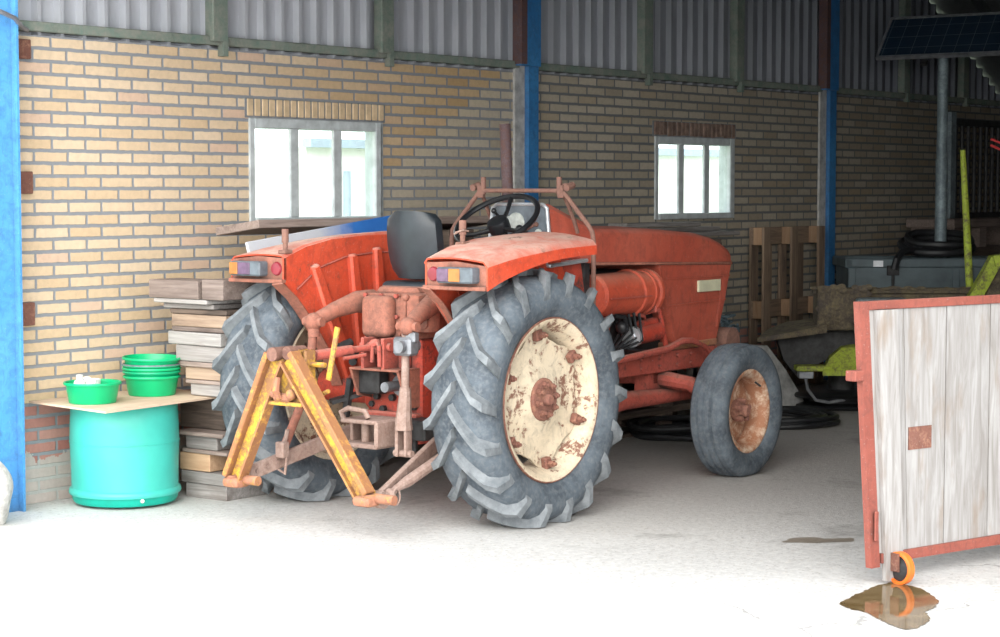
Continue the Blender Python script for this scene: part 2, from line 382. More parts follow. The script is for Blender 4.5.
        for j in range(nj-1):
            F((T[0][j],T[0][j+1],B[0][j+1],B[0][j])); F((T[-1][j],B[-1][j],B[-1][j+1],T[-1][j+1]))
        return s
    def ball(s,c,r,seg=12,sc=(1,1,1)):
        q=bmesh.ops.create_uvsphere(s.b,u_segments=seg,v_segments=max(6,seg//2),radius=r)
        bmesh.ops.transform(s.b,matrix=Matrix.Translation(c)@Matrix.Diagonal((*sc,1)),verts=q['verts']); return s
    def build(s,name,mat,parent=None,ang=35,loc=None,rot=None):
        bmesh.ops.recalc_face_normals(s.b,faces=s.b.faces)
        me=bpy.data.meshes.new(name); s.b.to_mesh(me); s.b.free()
        me.materials.append(MATS[mat])
        for p in me.polygons: p.use_smooth=True
        me.set_sharp_from_angle(angle=R(ang))
        o=bpy.data.objects.new(name,me); COL.objects.link(o)
        if parent: o.parent=parent
        if loc: o.location=loc
        if rot: o.rotation_euler=rot
        return o
def tag(o,label,cat,group=None,kind=None):
    o['label']=label; o['category']=cat
    if group: o['group']=group
    if kind: o['kind']=kind
    return o
def thing(name,loc,label,cat,group=None,rot=(0,0,0)):
    o=bpy.data.objects.new(name,None); COL.objects.link(o); o.location=loc; o.rotation_euler=rot; o.empty_display_size=.1
    return tag(o,label,cat,group)
def struct(o): o['kind']='structure'; return o
def copy_tree(o,parent=None):
    c=o.copy(); COL.objects.link(c); c.parent=parent
    for ch in list(o.children): copy_tree(ch,c)
    return c
def lbl(o,t): o['label']=t; return o

# ------------------------------------------------------------------ setting
def floor():
    m=MB(); m.bb(-40,45,-40,.0,-.2,0); struct(m.build('floor','concrete_ground'))
    m=MB(); m.bb(-40,60,.21,60,-.2,-.02); struct(m.build('lawn','grass'))
floor()
XE=12.30           # far end of the shed
WINS=[(1.635,2.80,1.425,2.05),(5.885,7.02,1.405,2.03)]
def back_wall():
    m=MB(); zt=2.432
    xs=[-.02]
    for a,b,c,d in WINS: xs+=[a,b]
    xs+=[XE]
    for i in range(0,len(xs)-1):
        a,b=xs[i],xs[i+1]
        if i%2==0: m.bb(a,b,0,.12,0,zt)
        else:
            w=WINS[i//2]; m.bb(a,b,0,.12,0,w[2]); m.bb(a,b,0,.12,w[3],zt)
    struct(m.build('wall_back','brick_wall'))
    # cladding above the brick, running up to the roof slopes
    m=MB(); pitch=.150; x=-.12; pts=[]
    while x<XE+.05:
        for dx,dy in ((0,.055),(.088,.055),(.098,.014),(.122,.014),(.142,.055)):
            pts.append((x+dx,dy))
        x+=pitch
    def ztop(x): return min(3.0+.52*(x+.3),3.386-.52*(x-10.6))
    rows=[[(p[0],p[1],2.40) for p in pts],[(p[0],p[1],max(2.452,ztop(p[0])-.02)) for p in pts]]
    m.sheet(rows,.003,dirn=(0,-1,0))
    struct(m.build('wall_upper','cladding',ang=20))
    m=MB()
    for i in range(3): m.bb(-.02 if i==0 else XS[i]+.22,XS[i+1]+.02,-.022,.055,2.450,2.502,bev=.006)
    struct(m.build('trim_1','green_timber'))
XS=[-.20,4.18,8.41,XE]
back_wall()
def ztop(x): return min(3.0+.52*(x+.3),3.386-.52*(x-10.6))
for i,(x,z0) in enumerate([(1.375,2.39),(2.81,2.40),(5.73,2.40),(7.04,2.40),(9.95,2.42),(11.2,2.42)]):
    m=MB(); m.bb(x-.06,x+.06,-.05,.02,z0+.08,ztop(x)-.06,bev=.006); m.bb(x+.02,x+.06,-.047,-.002,z0,z0+.1)
    struct(m.build('trim_%d'%(i+2),'green_timber'))
# blue steel columns built into the wall, with a concrete edge
for i,x in enumerate((4.255,8.50)):
    m=MB(); m.bb(x,x+.11,-.055,-.0,0,2.47); m.bb(x-.105,x+.11,-.075,-.0,2.47,ztop(x)-.05)
    o=struct(m.build('column','blue_steel'))
    m=MB(); m.bb(x-.108,x-.002,-.02,-.0,0,2.47); struct(m.build('column_edge','wall_cap',o))
    m=MB(); m.bb(x-.112,x-.050,-.080,-.001,2.48,ztop(x)-.06); struct(m.build('column_web','exhaust_rust',o))
m=MB(); m.bb(-.42,-.135,-.12,.12,0,3.0); m.bb(-.15,-.135,-.16,.12,0,3.0); struct(m.build('trim_9','blue_bright'))
m=MB(); m.bb(-.134,-.02,-.004,.12,0,2.45); struct(m.build('trim_10','wall_cap'))
for z0,z1 in ((2.305,2.405),(1.615,1.73),(.935,1.055)):
    m=MB(); m.bb(-.045,.05,-.03,-.001,z0,z1,bev=.004); m.cyl((-.05,-.03,z0+.01),(-.05,-.03,z1+.015),.014,n=8)
    tag(m.build('gate_hinge','rust_plate'),{2.305:'rusty hinge plate on the brick wall, topmost by the blue post',1.615:'rusty hinge plate on the brick wall, middle one by the blue post',.935:'rusty hinge plate on the brick wall, lowest by the blue post'}[z0],'hinge','hinge plates by the blue post')
m=MB(); m.tube([(-.42,-.18,2.58),(-.30,-.18,2.53),(-.18,-.19,2.49),(-.08,-.12,2.455),(.0,-.06,2.45)],.013,8)
tag(m.build('bent_pipe','grey_metal'),'bent grey cable pipe hooked across the top of the blue post','pipe')
# soldier course lintels
for i,(a,b,c,d) in enumerate(WINS):
    m=MB(); m.bb(a-.03,b+.03,-.003,.05,d,d+.115); o=struct(m.build('trim_%d'%(11+i),'mortar'))
    m=MB(); n=20 if i==0 else 19; w=(b-a+.04)/n
    for k in range(n): m.bb(a-.02+k*w+.006,a-.02+(k+1)*w-.006,-.009-random.random()*(.004 if i==0 else .012),.0,d+.012-(0 if i==0 else random.random()*.012),d+.110,bev=.004)
    struct(m.build('lintel_bricks','lintel_tan' if i==0 else 'lintel_brown',o))
# windows
def window(i,w):
    a,b,c,d=w; m=MB(); f=.045; W=b-a
    y0,y1=-.012,.121
    m.bb(a,a+f,y0,y1,c,d,bev=.005); m.bb(b-f-.02,b,y0,.05,c,d,bev=.005); m.bb(b-.02,b,y0,y1,c,d)
    m.bb(a+f,b-f-.02,y0,y1,d-f-.012,d,bev=.005); m.bb(a+f,b-f-.02,y0-.015,y1,c,c+.045,bev=.005)
    iw=(W-2*f-.02-2*.075)/3; xs=[]
    for k in range(3):
        x0=a+f+k*(iw+.075); xs.append((x0,x0+iw))
        if k<2: m.bb(x0+iw,x0+iw+.075,y0+.01,.022,c+.045,d-f,bev=.005)
    o=struct(m.build('window_%d'%(i+1),'concrete_frame'))
    for x0,x1 in xs:
        m=MB(); m.bb(x0-.004,x1+.004,.016,.020,c+.04,d-f+.004); struct(m.build('pane','window_glass',o))
for i,w in enumerate(WINS): window(i,w)
# roof and far end wall; out-of-frame front wall added to darken the interior
def roof():
    m=MB(); YF=-6.4
    xr=5.52; zr=ztop(xr); ze=ztop(XE+.1)
    t=.06
    rows=[(-.30,3.0),(xr,zr),(XE+.10,ze)]
    poly=[(x,z) for x,z in rows]+[(x,z+t) for x,z in rows[::-1]]
    m.prism(poly,YF,.30)
    struct(m.build('ceiling','roof_dark',ang=10))
    for k,y in enumerate((-.42,-3.2,-6.0)):
        m=MB(); 
        m.bar((-.25,y,2.92),(xr,y,zr-.09),.10,.16); m.bar((xr,y,zr-.09),(XE+.05,y,ze-.06),.10,.16)
        struct(m.build('rafter','roof_dark'))
    m=MB(); m.bb(XE,XE+.12,YF,.12,0,ze); struct(m.build('wall_right','roof_dark'))
    m=MB(); m.prism([(1.7,0),(XE,0),(XE,ze),(xr,zr),(1.7,ztop(1.7))],YF,YF+.1); struct(m.build('shade_wall_front','roof_dark'))
roof()

# building seen through the windows
t=thing('outbuilding',(8.45,6,0),'white outbuilding outside, seen bright through the window panes','building')
m=MB(); m.bb(0,18,0,5,0,2.06); m.build('outer_wall','white_wall',t)
m=MB(); m.bb(-.05,18.1,-.12,0,2.06,2.15); m.build('gutter','gutter_blue',t)
m=MB(); m.cyl((.55,-.07,0),(.55,-.07,1.82),.04); m.build('downpipe','gutter_blue',t); m=MB(); m.cyl((8.5,-.07,0),(8.5,-.07,2.0),.06); m.build('downpipe','gutter_blue',t)
t=None

# ------------------------------------------------------------------ tractor
TR=thing('tractor',(1.177,-1.671,0),'old orange-red farm tractor with rusty cream wheels parked in the shed','tractor',rot=(0,0,R(1.5)))
def arc(r,a0,a1,n,c=(0,0)): return [(c[0]+r*math.cos(a0+(a1-a0)*i/n),c[1]+r*math.sin(a0+(a1-a0)*i/n)) for i in range(n+1)]

def flat(m):
    for v in m.b.verts:
        if v.co.z<.004: v.co.z=.004
def rear_wheel(s):
    """s=+1 left, -1 right (outer side is s)"""
    C=Vector((0,s*.695,.612))
    rim=MB()
    prof=[(.400,.145),(.405,.137),(.398,.128),(.375,.118),(.36,.09),(.345,.06),(.335,-.02),(.36,-.09),(.40,-.125),(.405,-.135),(.395,-.14),(.35,-.095),(.325,-.02),(.335,.06),(.35,.095),(.37,.13),(.395,.145)]
    rim.lathe([(r,h*s) for r,h in prof],'Y',C,48,close=True)
    # dished centre with six lobes
    n=72; rr=[]
    for ring,(f,h) in enumerate([(0,.085),(.30,.085),(.36,.083),(.62,.052),(.86,.06),(1,.066)]):
        L=[]
        for k in range(n):
            a=2*PI*k/n; lobe=math.cos(6*(a-R(37)))
            ro=.318+.020*max(-1,min(1,lobe*1.5))
            r=f*ro if ring>2 else f*.33
            L.append(C+Vector((r*math.cos(a),s*h,r*math.sin(a))))
        rr.append(L)
    c0=rim.b.verts.new(C+Vector((0,s*.085,0)))
    VV=[[rim.b.verts.new(p) for p in L] for L in rr[1:]]
    BB=[rim.b.verts.new(p-Vector((0,s*.014,0))) for p in rr[-1]]
    for k in range(n):
        j=(k+1)%n
        rim.b.faces.new((c0,VV[0][k],VV[0][j]))
        for a,b in zip(VV,VV[1:]): rim.b.faces.new((a[k],a[j],b[j],b[k]))
        rim.b.faces.new((VV[-1][k],VV[-1][j],BB[j],BB[k]))
    w=rim.build('rear_wheel','cream_rim',TR)
    m=MB(); m.lathe([(.396,.1445),(.4075,.1405),(.4085,.134),(.4045,.1465)],'Y',C,48) if False else m.lathe([(r,h*s) for r,h in [(.397,.1448),(.4035,.1455),(.4075,.139),(.4035,.140)]],'Y',C,48,close=True); m.build('rim_edge','hub_rust',w)
    # tyre carcass
    ty=MB()
    prof=[(.395,.125),(.425,.152),(.47,.174),(.525,.178),(.565,.165),(.592,.128),(.604,.06),(.607,0)]
    full=[(r,h) for r,h in prof]+[(r,-h) for r,h in prof[::-1][1:]]
    ty.lathe([(r,h) for r,h in full],'Y',C,64)
    flat(ty); ty.build('tyre','rubber',w,ang=50)
    lg=MB(); NL=18
    for side in (1,-1):
        for k in range(NL):
            th0=2*PI*(k+(.5 if side>0 else 0))/NL
            rings=[]; M=7
            for i in range(M+1):
                t=i/M; y=side*(-.006+.158*min(1,t*1.12)); 
                th=th0+R(21)*(t**.95)
                if t<.8: rb=.604-.012*(abs(y)/.15)**2; rt=.645-.010*(abs(y)/.15)**2
                elif i==M: rb=.51; rt=.535; y=side*.176
                else: rb=.56; rt=.622; y=side*.163
                hw=.033 if t<.75 else .036
                hw2=.0175 if t<.75 else .020
                def P(r,a,yy): return C+Vector((r*math.cos(a),yy,r*math.sin(a)))
                sl=.022 # lug lean
                yo=side*(.012 if i>=M-1 else 0)
                rings.append([P(rb-.006,th-hw/.6,y),P(rt,th-hw2/.6,y+yo),P(rt,th+hw2/.6,y+yo),P(rb-.006,th+hw/.6,y)])
            lg.rings(rings)
    flat(lg); lg.build('tread_lug','lug_rubber',w,ang=30)
    hb=MB(); hb.lathe([(0.0,.135*s),(.022,.135*s),(.028,.125*s),(.03,.105*s),(.098,.10*s),(.105,.093*s),(.108,.075*s)],'Y',C,28)
    for k in range(8):
        a=2*PI*k/8+.2; p=C+Vector((.075*math.cos(a),s*.098,.075*math.sin(a)))
        hb.cyl(p,p+Vector((0,s*.022,0)),.017,n=6); hb.cyl(p+Vector((0,s*.02,0)),p+Vector((0,s*.034,0)),.009,n=8)
    hb.build('hub','hub_rust',w)
    for k in range(6):
        a=R(37+60*k); e=Vector((math.cos(a),0,math.sin(a)))
        cl=MB(); p=C+e*.322+Vector((0,s*.078,0))
        cl.bar(p-e*.03,p+e*.03,.05,.035,up=(0,s,0),bev=.006); cl.cyl(p-Vector((0,s*.0,0)),p+Vector((0,s*.045,0)),.017,n=6)
        cl.cyl(p+Vector((0,s*.04,0)),p+Vector((0,s*.06,0)),.009,n=8)
        cl.build('rim_clamp','hub_rust',w)
rear_wheel(-1); rear_wheel(1)

def front_wheel(s):
    C=Vector((2.005,s*.730,.373)); 
    rim=MB(); prof=[(.238,.082),(.244,.078),(.236,.070),(.215,.062),(.20,.03),(.20,-.05),(.236,-.075),(.236,-.082),(.225,-.08),(.19,-.05),(.188,.03),(.205,.068),(.228,.082)]
    rim.lathe([(r,h*s) for r,h in prof],'Y',C,40,close=True)
    rim.lathe([(0,-.0*s),(.05,.0),(.06,-.012*s),(.10,-.030*s),(.15,-.022*s),(.178,-.034*s),(.20,-.034*s),(.20,-.044*s),(.15,-.035*s),(0,-.03*s)],'Y',C,40)
    w=rim.build('front_wheel','rust_rim',TR)
    ty=MB(); prof=[(.235,.072),(.250,.090),(.290,.108),(.330,.110),(.358,.100),(.366,.092),(.376,.083),(.379,.056),(.366,.048),(.366,.040),(.384,.033),(.385,.012),(.372,.006)]
    full=prof+[(r,-h) for r,h in prof[::-1]]
    ty.lathe(full,'Y',C,56); flat(ty); ty.build('tyre','rubber',w,ang=30)
    hb=MB(); hb.lathe([(0,.075*s),(.025,.075*s),(.034,.065*s),(.038,.03*s),(.06,.02*s),(.062,-.01*s)],'Y',C,20)
    for k in range(5):
        a=2*PI*k/5+.3; p=C+Vector((.055*math.cos(a),s*.005,.055*math.sin(a))); hb.cyl(p,p+Vector((0,s*.05,0)),.017,n=6)
    hb.build('hub','hub_rust',w)
    v=MB(); p=C+Vector((.12,s*.05,.155)); v.cyl(p,p+Vector((-.01,s*.04,-.02)),.006,n=8); v.build('valve','dark_metal',w)
front_wheel(-1); front_wheel(1)

def sect(x,hw,zt,zb,r=.07,crown=.012):
    L=[(x,-hw,zb),(x,-hw,zt-r-.01)]
    for i in range(1,5): a=R(180-90*i/4); L.append((x,-hw+r+r*math.cos(a),zt-crown-r+r*math.sin(a)))
    L.append((x,0,zt))
    for i in range(0,4): a=R(90-90*i/4); L.append((x,hw-r+r*math.cos(a),zt-crown-r+r*math.sin(a)))
    L+=[(x,hw,zt-r-.01),(x,hw,zb)]
    return L
m=MB(); m.rings([sect(x,hw,zt,zb,r) for x,hw,zt,zb,r in [(1.17,.285,1.437,1.232,.05),(1.20,.285,1.437,1.23,.05),(1.85,.283,1.421,1.212,.05),(2.3,.28,1.392,1.198,.05),(2.50,.277,1.362,1.193,.05),(2.62,.272,1.330,1.19,.05),(2.72,.265,1.292,1.188,.05),(2.745,.258,1.262,1.19,.03)]])
hood=m.build('bonnet','hood_red',TR,ang=28)
m=MB()
for s in (-1,1): m.bar((1.18,s*.289,1.228),(2.74,s*.270,1.184),.014,.018,bev=.004)
m.build('bonnet_lip','salmon_cast',hood)
# nose cowling
def cow(hwf,z,x0,x1): return [(x0,-hwf,z),(x1,-hwf*.97,z),(x1,hwf*.97,z),(x0,hwf,z)]
m=MB(); m.rings([cow(.25,.725,2.11,2.60),cow(.27,.95,1.99,2.665),cow(.278,1.20,1.875,2.735)])
nose=m.build('nose_cowling','hood_red',TR,ang=15)
m=MB()
m.bar((2.0,-.271,.955),(2.665,-.264,.965),.012,.010); m.bar((1.93,-.277,1.115),(2.71,-.271,1.11),.008,.006)
m.bar((2.63,-.268,1.11),(2.575,-.258,.80),.012,.012)
m.bar((1.885,-.278,1.19),(2.115,-.252,.735),.010,.02)
m.build('cowling_bead','hood_red',nose)
m=MB(); m.bb(2.325,2.585,-.283,-.268,1.022,1.092,bev=.003); lbl(m.build('name_plate','label_cream',nose),'blank cream plate')
m=MB(); m.bb(2.08,2.60,-.25,.25,.69,.73,bev=.006); m.build('cowling_base','orange_edge',nose)
# cowl and dashboard
def dsec(x,hwt,hwb,zt,zb): return [(x+.10*(1-1),-hwb,zb),(x,-hwt,zt-.03),(x,-hwt+.03,zt),(x,hwt-.03,zt),(x,hwt,zt-.03),(x,hwb,zb)]
m=MB(); m.rings([dsec(.90,.19,.225,1.555,1.30),dsec(.93,.19,.23,1.558,1.28),dsec(1.06,.235,.275,1.495,1.24),dsec(1.22,.278,.285,1.435,1.23)])
cowl=m.build('dash_cowl','hood_red',TR,ang=30)
m=MB(); m.prism([(-.185,1.40),(-.172,1.535),(-.150,1.548),(.150,1.548),(.172,1.535),(.2,1.33),(-.2,1.33)],.882,.90,'YZ'); dash=m.build('dashboard','lamp_housing',TR)
m=MB()
P=[(-.2,1.345),(-.182,1.535),(-.155,1.556),(.155,1.556),(.182,1.535),(.205,1.345)]
m.tube([(.885,y,z) for y,z in P],.011,8); m.build('dash_trim','alu',dash)
m=MB(); m.lathe([(0,-.012),(.05,-.012),(.056,-.006),(.056,.01)],'X',(.882,.02,1.455),24); m.build('gauge','gauge_face',dash)
m=MB(); m.lathe([(0,-.01),(.022,-.01),(.025,.01)],'X',(.882,-.13,1.40),16); m.build('gauge','gauge_face',dash)
m=MB(); m.bb(.872,.885,.065,.15,1.42,1.49); m.build('instrument_panel','gauge_face',dash)
m=MB(); m.cyl((.885,.125,1.47),(.83,.135,1.52),.008,n=8); m.ball((.83,.135,1.52),.016); m.build('knob','black_plastic',dash)
m=MB(); m.cyl((.885,-.05,1.40),(.80,-.06,1.42),.012,n=8); m.ball((.80,-.06,1.425),.022); m.build('knob','black_plastic',dash)
m=MB(); m.ball((.872,.15,1.42),.012); m.ball((.872,.11,1.40),.009); m.build('warning_lamp','red_lens',dash)
# steering
sw=Vector((.668,-.005,1.470)); tl=R(34); nrm=Vector((-math.sin(tl),0,math.cos(tl))); e1=Vector((math.cos(tl),0,math.sin(tl))); e2=Vector((0,1,0))
m=MB(); m.cyl(sw-nrm*.02,sw-nrm*.42+Vector((.02,0,0)),.028); col_=m.build('steering_column','dark_metal',TR)
m=MB(); m.tube([sw+(e1*math.cos(2*PI*k/40)+e2*math.sin(2*PI*k/40))*.232 for k in range(40)],.0155,10,close=True)
for a in (10,130,250):
    d=e1*math.cos(R(a))+e2*math.sin(R(a)); m.tube([sw-nrm*.045+d*.03,sw-nrm*.03+d*.14,sw+d*.228],[.014,.012,.013],8)
m.build('steering_wheel','black_plastic',col_)
m=MB(); M0=[sw-nrm*h for h in (.075,.06,.02,.0,-.008)]
m.tube(M0,[.035,.06,.062,.055,.025],18); m.build('wheel_hub','black_plastic',col_)
m=MB(); m.tube([sw-nrm*.10+Vector((.02,-.05,0)),sw-nrm*.06+Vector((.05,-.2,.03))],.008,8); m.ball(sw-nrm*.06+Vector((.05,-.2,.03)),.014); m.build('hand_throttle','rust_pipe',col_)
# rusty windscreen frame
m=MB()
for s in (-1,1):
    m.tube([(.895,s*.478,1.0),(.895,s*.478,1.36),(.895,s*.470,1.41),(.895,s*.45,1.44),(.895,s*.285,1.62),(.895,s*.265,1.634)],.013,10)
    m.tube([(.905,s*.275,1.62),(1.0,s*.28,1.47),(1.03,s*.285,1.40)],.011,8)
m.tube([(.895,-.29,1.630),(.895,.29,1.630)],.0125,10)
fr=m.build('windscreen_frame','rust_pipe',TR)
for s in (-1,1):
    m=MB(); m.cyl((.895,s*.255,1.61),(.895,s*.255,1.705),.015,n=10); m.box((.905,s*.30,1.655),(.03,.05,.03),bev=.004); m.cyl((.875,s*.315,1.645),(.935,s*.315,1.66),.02,n=8); m.bb(.88,.91,s*.27-.02,s*.27+.02,1.59,1.66,bev=.004); m.build('clamp','rust_pipe',fr)
# exhaust stack
m=MB(); m.tube([(1.42,.455,1.25),(1.39,.47,2.015)],.033,16,cap=False); m.tube([(1.39,.47,2.015),(1.40,.465,1.76)],.028,16,cap=False); m.tube([(1.42,.455,1.27),(1.5,.3,1.15)],.036,12)
m.build('exhaust_pipe','exhaust_rust',TR)
# seat
m=MB(); rows=[]
for i in range(9):
    u=i/8; z=1.185+.345*u; rr=.05
    hw=.150+.012*math.sin(PI*u); 
    if u>.85: hw-=.035*((u-.85)/.15)**2
    if u<.2: hw-=.03*((.2-u)/.2)**2
    L=[]
    for j in range(11):
        v=-1+2*j/10; y=v*hw-.012; x=-.08-.05*u+.055*v*v*1.0-.015*math.sin(PI*u)
        zz=z-(.010*v**4 if i==8 else 0)
        L.append((x,y,zz))
    rows.append(L)
m.sheet(rows,.055,dirn=(-1,0,.1)); bmesh.ops.bevel(m.b,geom=[e for e in m.b.edges if len(e.link_faces)==2 and e.calc_face_angle(0)>1],offset=.014,segments=2,affect='EDGES')
m.build('seat_back','black_vinyl',TR,ang=50)
m=MB(); m.box((.12,0,1.13),(.40,.38,.08),bev=.03,seg=3); m.build('seat','black_vinyl',TR,ang=50)
m=MB(); m.bb(-.14,.28,-.13,.13,1.06,1.085,bev=.004); m.bb(-.14,-.125,-.13,.13,1.06,1.15,bev=.004); m.bar((-.18,.08,1.06),(.1,.08,.98),.05,.05); m.bar((-.18,-.08,1.06),(.1,-.08,.98),.05,.05); m.build('seat_bracket','rust_pipe',TR)

# fenders
FX=[-.515,-.43,-.35,-.25,-.15,0,.10,.25,.40]
def lerp(T,x):
    for (a,b),(c,d) in zip(T,T[1:]):
        if x<=c: return b+(d-b)*(x-a)/(c-a)
    return T[-1][1]
ZI=[(-.515,1.305),(-.35,1.355),(-.15,1.388),(.10,1.404),(.40,1.414)]
ZO=[(-.515,1.292),(-.306,1.326),(-.057,1.352),(.115,1.365),(.40,1.374)]
ZB=[(-.515,1.165),(-.467,1.185),(-.306,1.232),(-.057,1.284),(.2,1.308),(.40,1.312)]
def fender(s):
    yi,yo=.455*s,.82*s
    m=MB(); rows=[]
    for x in FX:
        zi,zo,zb=lerp(ZI,x),lerp(ZO,x),lerp(ZB,x); L=[]
        L.append((x,yi,zi-.02)); L.append((x,yi+s*.015,zi))
        for k in range(1,6):
            t=k/6; L.append((x,yi+(yo-yi)*t,zi+(zo-zi)*t+.012*math.sin(PI*t)))
        L.append((x,yo-s*.02,zo+.003)); L.append((x,yo,zo-.018)); L.append((x,yo,zb))
        rows.append(L)
    m.sheet(rows,.008,dirn=(0,0,1) if False else None)
    f=m.build('fender','fender_red',TR,ang=40)
    # rear closing face and lamps
    m=MB(); m.prism([(yi,1.292),((yi+yo)/2,1.300),(yo,1.280),(yo,1.168),(yi,1.178)],-.513,-.495,'YZ'); m.bb(-.535,-.50,min(yi,yo)-.002,max(yi,yo)+.002,1.165,1.185,bev=.003); m.build('rear_face','salmon_cast',f)
    # inner side panel with ribs
    m=MB(); poly=[(-.515,1.29),(-.35,1.345),(-.15,1.38),(.10,1.395),(.55,1.40),(.66,1.15),(.66,.62),(-.08,.62),(-.13,.72),(-.20,.83),(-.28,.93),(-.36,1.02),(-.43,1.09),(-.49,1.15),(-.515,1.17)]
    m.prism(poly,yi,yi+s*.010); m.build('side_panel','fender_red',f)
    m=MB()
    edge=[(-.535,1.17),(-.43,1.095),(-.36,1.025),(-.28,.935),(-.20,.835),(-.13,.725),(-.08,.62)]
    m.sheet([[(x,yi-s*.012,z),(x-.012,yi+s*.05,z-.006)] for x,z in edge],.008)
    m.build('edge_flange','salmon_cast',f)
    m=MB()
    for (x0,z0),(x1,z1) in [((-.30,1.25),(-.02,.66)),((.0,1.30),(.09,.66)),((.20,1.33),(.26,.66))]:
        m=MB(); m.bar((x0,yi-s*.008,z0),(x1,yi-s*.012,z1),.06,.045,up=(0,s,0),bev=.012,w2=.10); m.build('rib','fender_red',f)
    m=MB()
    pts=[(-.42,1.13),(-.25,1.235),(-.05,1.285),(.15,1.30),(.4,1.305)]
    m.tube([(x,yi-s*.003,z) for x,z in pts],.005,6); m.build('seam','dull_red',f)
    # lamp
    c=(yi+yo)/2+s*.035
    m=MB(); m.bb(-.575,-.505,c-.105,c+.105,1.200,1.274,bev=.008); lm=m.build('tail_light','lamp_housing',f)
    a=MB(); b=MB()
    if s>0: a.bb(-.581,-.57,c+.045,c+.10,1.207,1.268,bev=.003); b.bb(-.580,-.57,c-.04,c+.043,1.207,1.268,bev=.003)
    else: a.bb(-.581,-.57,c-.035,c+.03,1.207,1.268,bev=.003); b.bb(-.580,-.57,c+.032,c+.10,1.207,1.268,bev=.003)
    lbl(a.build('indicator_lens','orange_lens',lm),'orange indicator lens'); b.build('tail_lens','purple_lens',lm)
    m=MB(); y=yi+s*.05; m.lathe([(0,-.012),(.030,-.010),(.036,0),(.036,.012)],'X',(-.513,y,1.238),20); lbl(m.build('reflector','red_lens',f),'round red reflector')
    # mounting peg on top
    x,y=(-.47,yi+s*.03) if s>0 else (-.26,yi+s*.03)
    z=lerp(ZI,x)
    m=MB(); m.cyl((x,y,z-.01),(x,y,z+.12),.013,n=10); m.cyl((x,y,z+.05),(x,y,z+.12),.018,n=10); m.box((x,y,z+.004),(.06,.05,.02),bev=.004); m.build('peg','rust_pipe',f)
    if s<0:
        m=MB(); m.tube([(x-.02,y+.03,z+.06),(x-.02,y-.02,z+.072),(x+.02,y-.02,z+.066),(x+.03,y+.02,z+.07),(x+.02,y+.07,z+.05)],.004,6); m.build('wire','link_steel',f)
fender(-1); fender(1)
# side box below the near fender
m=MB(); m.prism([(.36,1.30),(.84,1.30),(.90,1.02),(.80,.55),(.36,.55)],-.43,-.36,bev=.006); bx=m.build('side_plate','deep_red',TR)
m=MB(); m.bar((.48,-.46,1.242),(.84,-.46,1.262),.05,.02,bev=.005); m.bar((.48,-.46,1.242),(.465,-.46,1.31),.02,.014); m.build('trim_strip','alu',bx)
m=MB(); m.bb(.45,1.12,-.42,.42,.60,.64); m.build('footplate','dull_red',TR)

# gearbox and rear housings
m=MB(); m.bb(-.20,.95,-.17,.17,.36,.90,bev=.02); m.bb(-.10,.15,-.30,.30,.50,.72,bev=.03); m.cyl((0,-.62,.605),(0,.62,.605),.085)
m.bb(.9,1.5,-.2,.2,.45,.95,bev=.02)
gb=m.build('gearbox','deep_red',TR)
m=MB()
for y in (-.14,.14):
    for z in (.42,.55,.70,.83): m=MB(); m.cyl((-.215,y,z),(-.19,y,z),.016,n=6); m.build('gearbox_bolt','dark_metal',gb)
m=MB(); m.bb(-.22,.30,-.18,.18,.885,1.12,bev=.035,seg=2); m.bb(-.18,.2,-.14,.14,1.10,1.145,bev=.02); lh=m.build('hydraulic_housing','salmon_cast',TR)
m=MB(); m.box((-.245,.055,1.0),(.09,.19,.21),bev=.035,seg=3); m.bb(-.225,-.21,-.06,.17,.87,1.12,bev=.01); m.build('housing_cover','salmon_cast',lh,ang=50)
m=MB()
for y in (-.045,.055,.155):
    for z in (.885,1.105): m.cyl((-.24,y,z),(-.22,y,z),.012,n=6)
for y in (-.045,.155): m.cyl((-.24,y,1.0),(-.22,y,1.0),.012,n=6)
m.build('cover_bolt','dull_red',lh)
m=MB(); m.cyl((-.10,-.27,1.06),(-.10,.25,1.06),.05,n=20); m.cyl((-.10,-.285,1.06),(-.10,-.26,1.06),.042,n=20); m.cyl((-.10,-.29,1.06),(-.10,-.26,1.06),.02,n=8); m.build('rock_shaft','salmon_cast',TR)
for s in (1,-1):
    m=MB()
    m.tube([(-.10,s*.22,1.06),(-.20,s*.245,1.065),(-.33,s*.275,1.03),(-.44,s*.30,.985)],[.066,.056,.042,.036],12)
    m.ball((-.46,s*.305,.975),.047); m.cyl((-.46,s*.305-.06,.975),(-.46,s*.305+.06,.975),.024)
    m.build('lift_arm','salmon_cast',TR)
    lr=MB()
    if s>0:
        lr.cyl((-.46,.305,.96),(-.47,.315,.80),.022); lr.cyl((-.47,.315,.82),(-.52,.345,.55),.030); lr.cyl((-.52,.345,.55),(-.58,.43,.29),.022); lr.cyl((-.46,.305,.98),(-.46,.305,.90),.03)
        lr.build('lift_rod','salmon_cast',TR)
    else:
        lr.cyl((-.46,-.29,.96),(-.46,-.285,.60),.02); o=None
        lr.tube([(-.46,-.285,.68),(-.46,-.285,.645),(-.46,-.275,.52),(-.46,-.275,.47)],[.026,.03,.04,.045],10)
        for dy in (-.026,.026): lr.bar((-.46,-.275+dy,.50),(-.46,-.275+dy,.34),.05,.018,up=(0,1,0),bev=.004)
        lr.cyl((-.46,-.33,.355),(-.46,-.22,.355),.018,n=8)
        o=lr.build('lift_rod','link_steel',TR)
        k_=MB(); k_.bb(-.50,-.42,-.345,-.235,.835,.925,bev=.012); k_.cyl((-.53,-.30,.88),(-.39,-.30,.88),.03,n=10); k_.bb(-.48,-.44,-.36,-.30,.90,.95,bev=.006); k_.build('levelling_box','grey_metal',o)
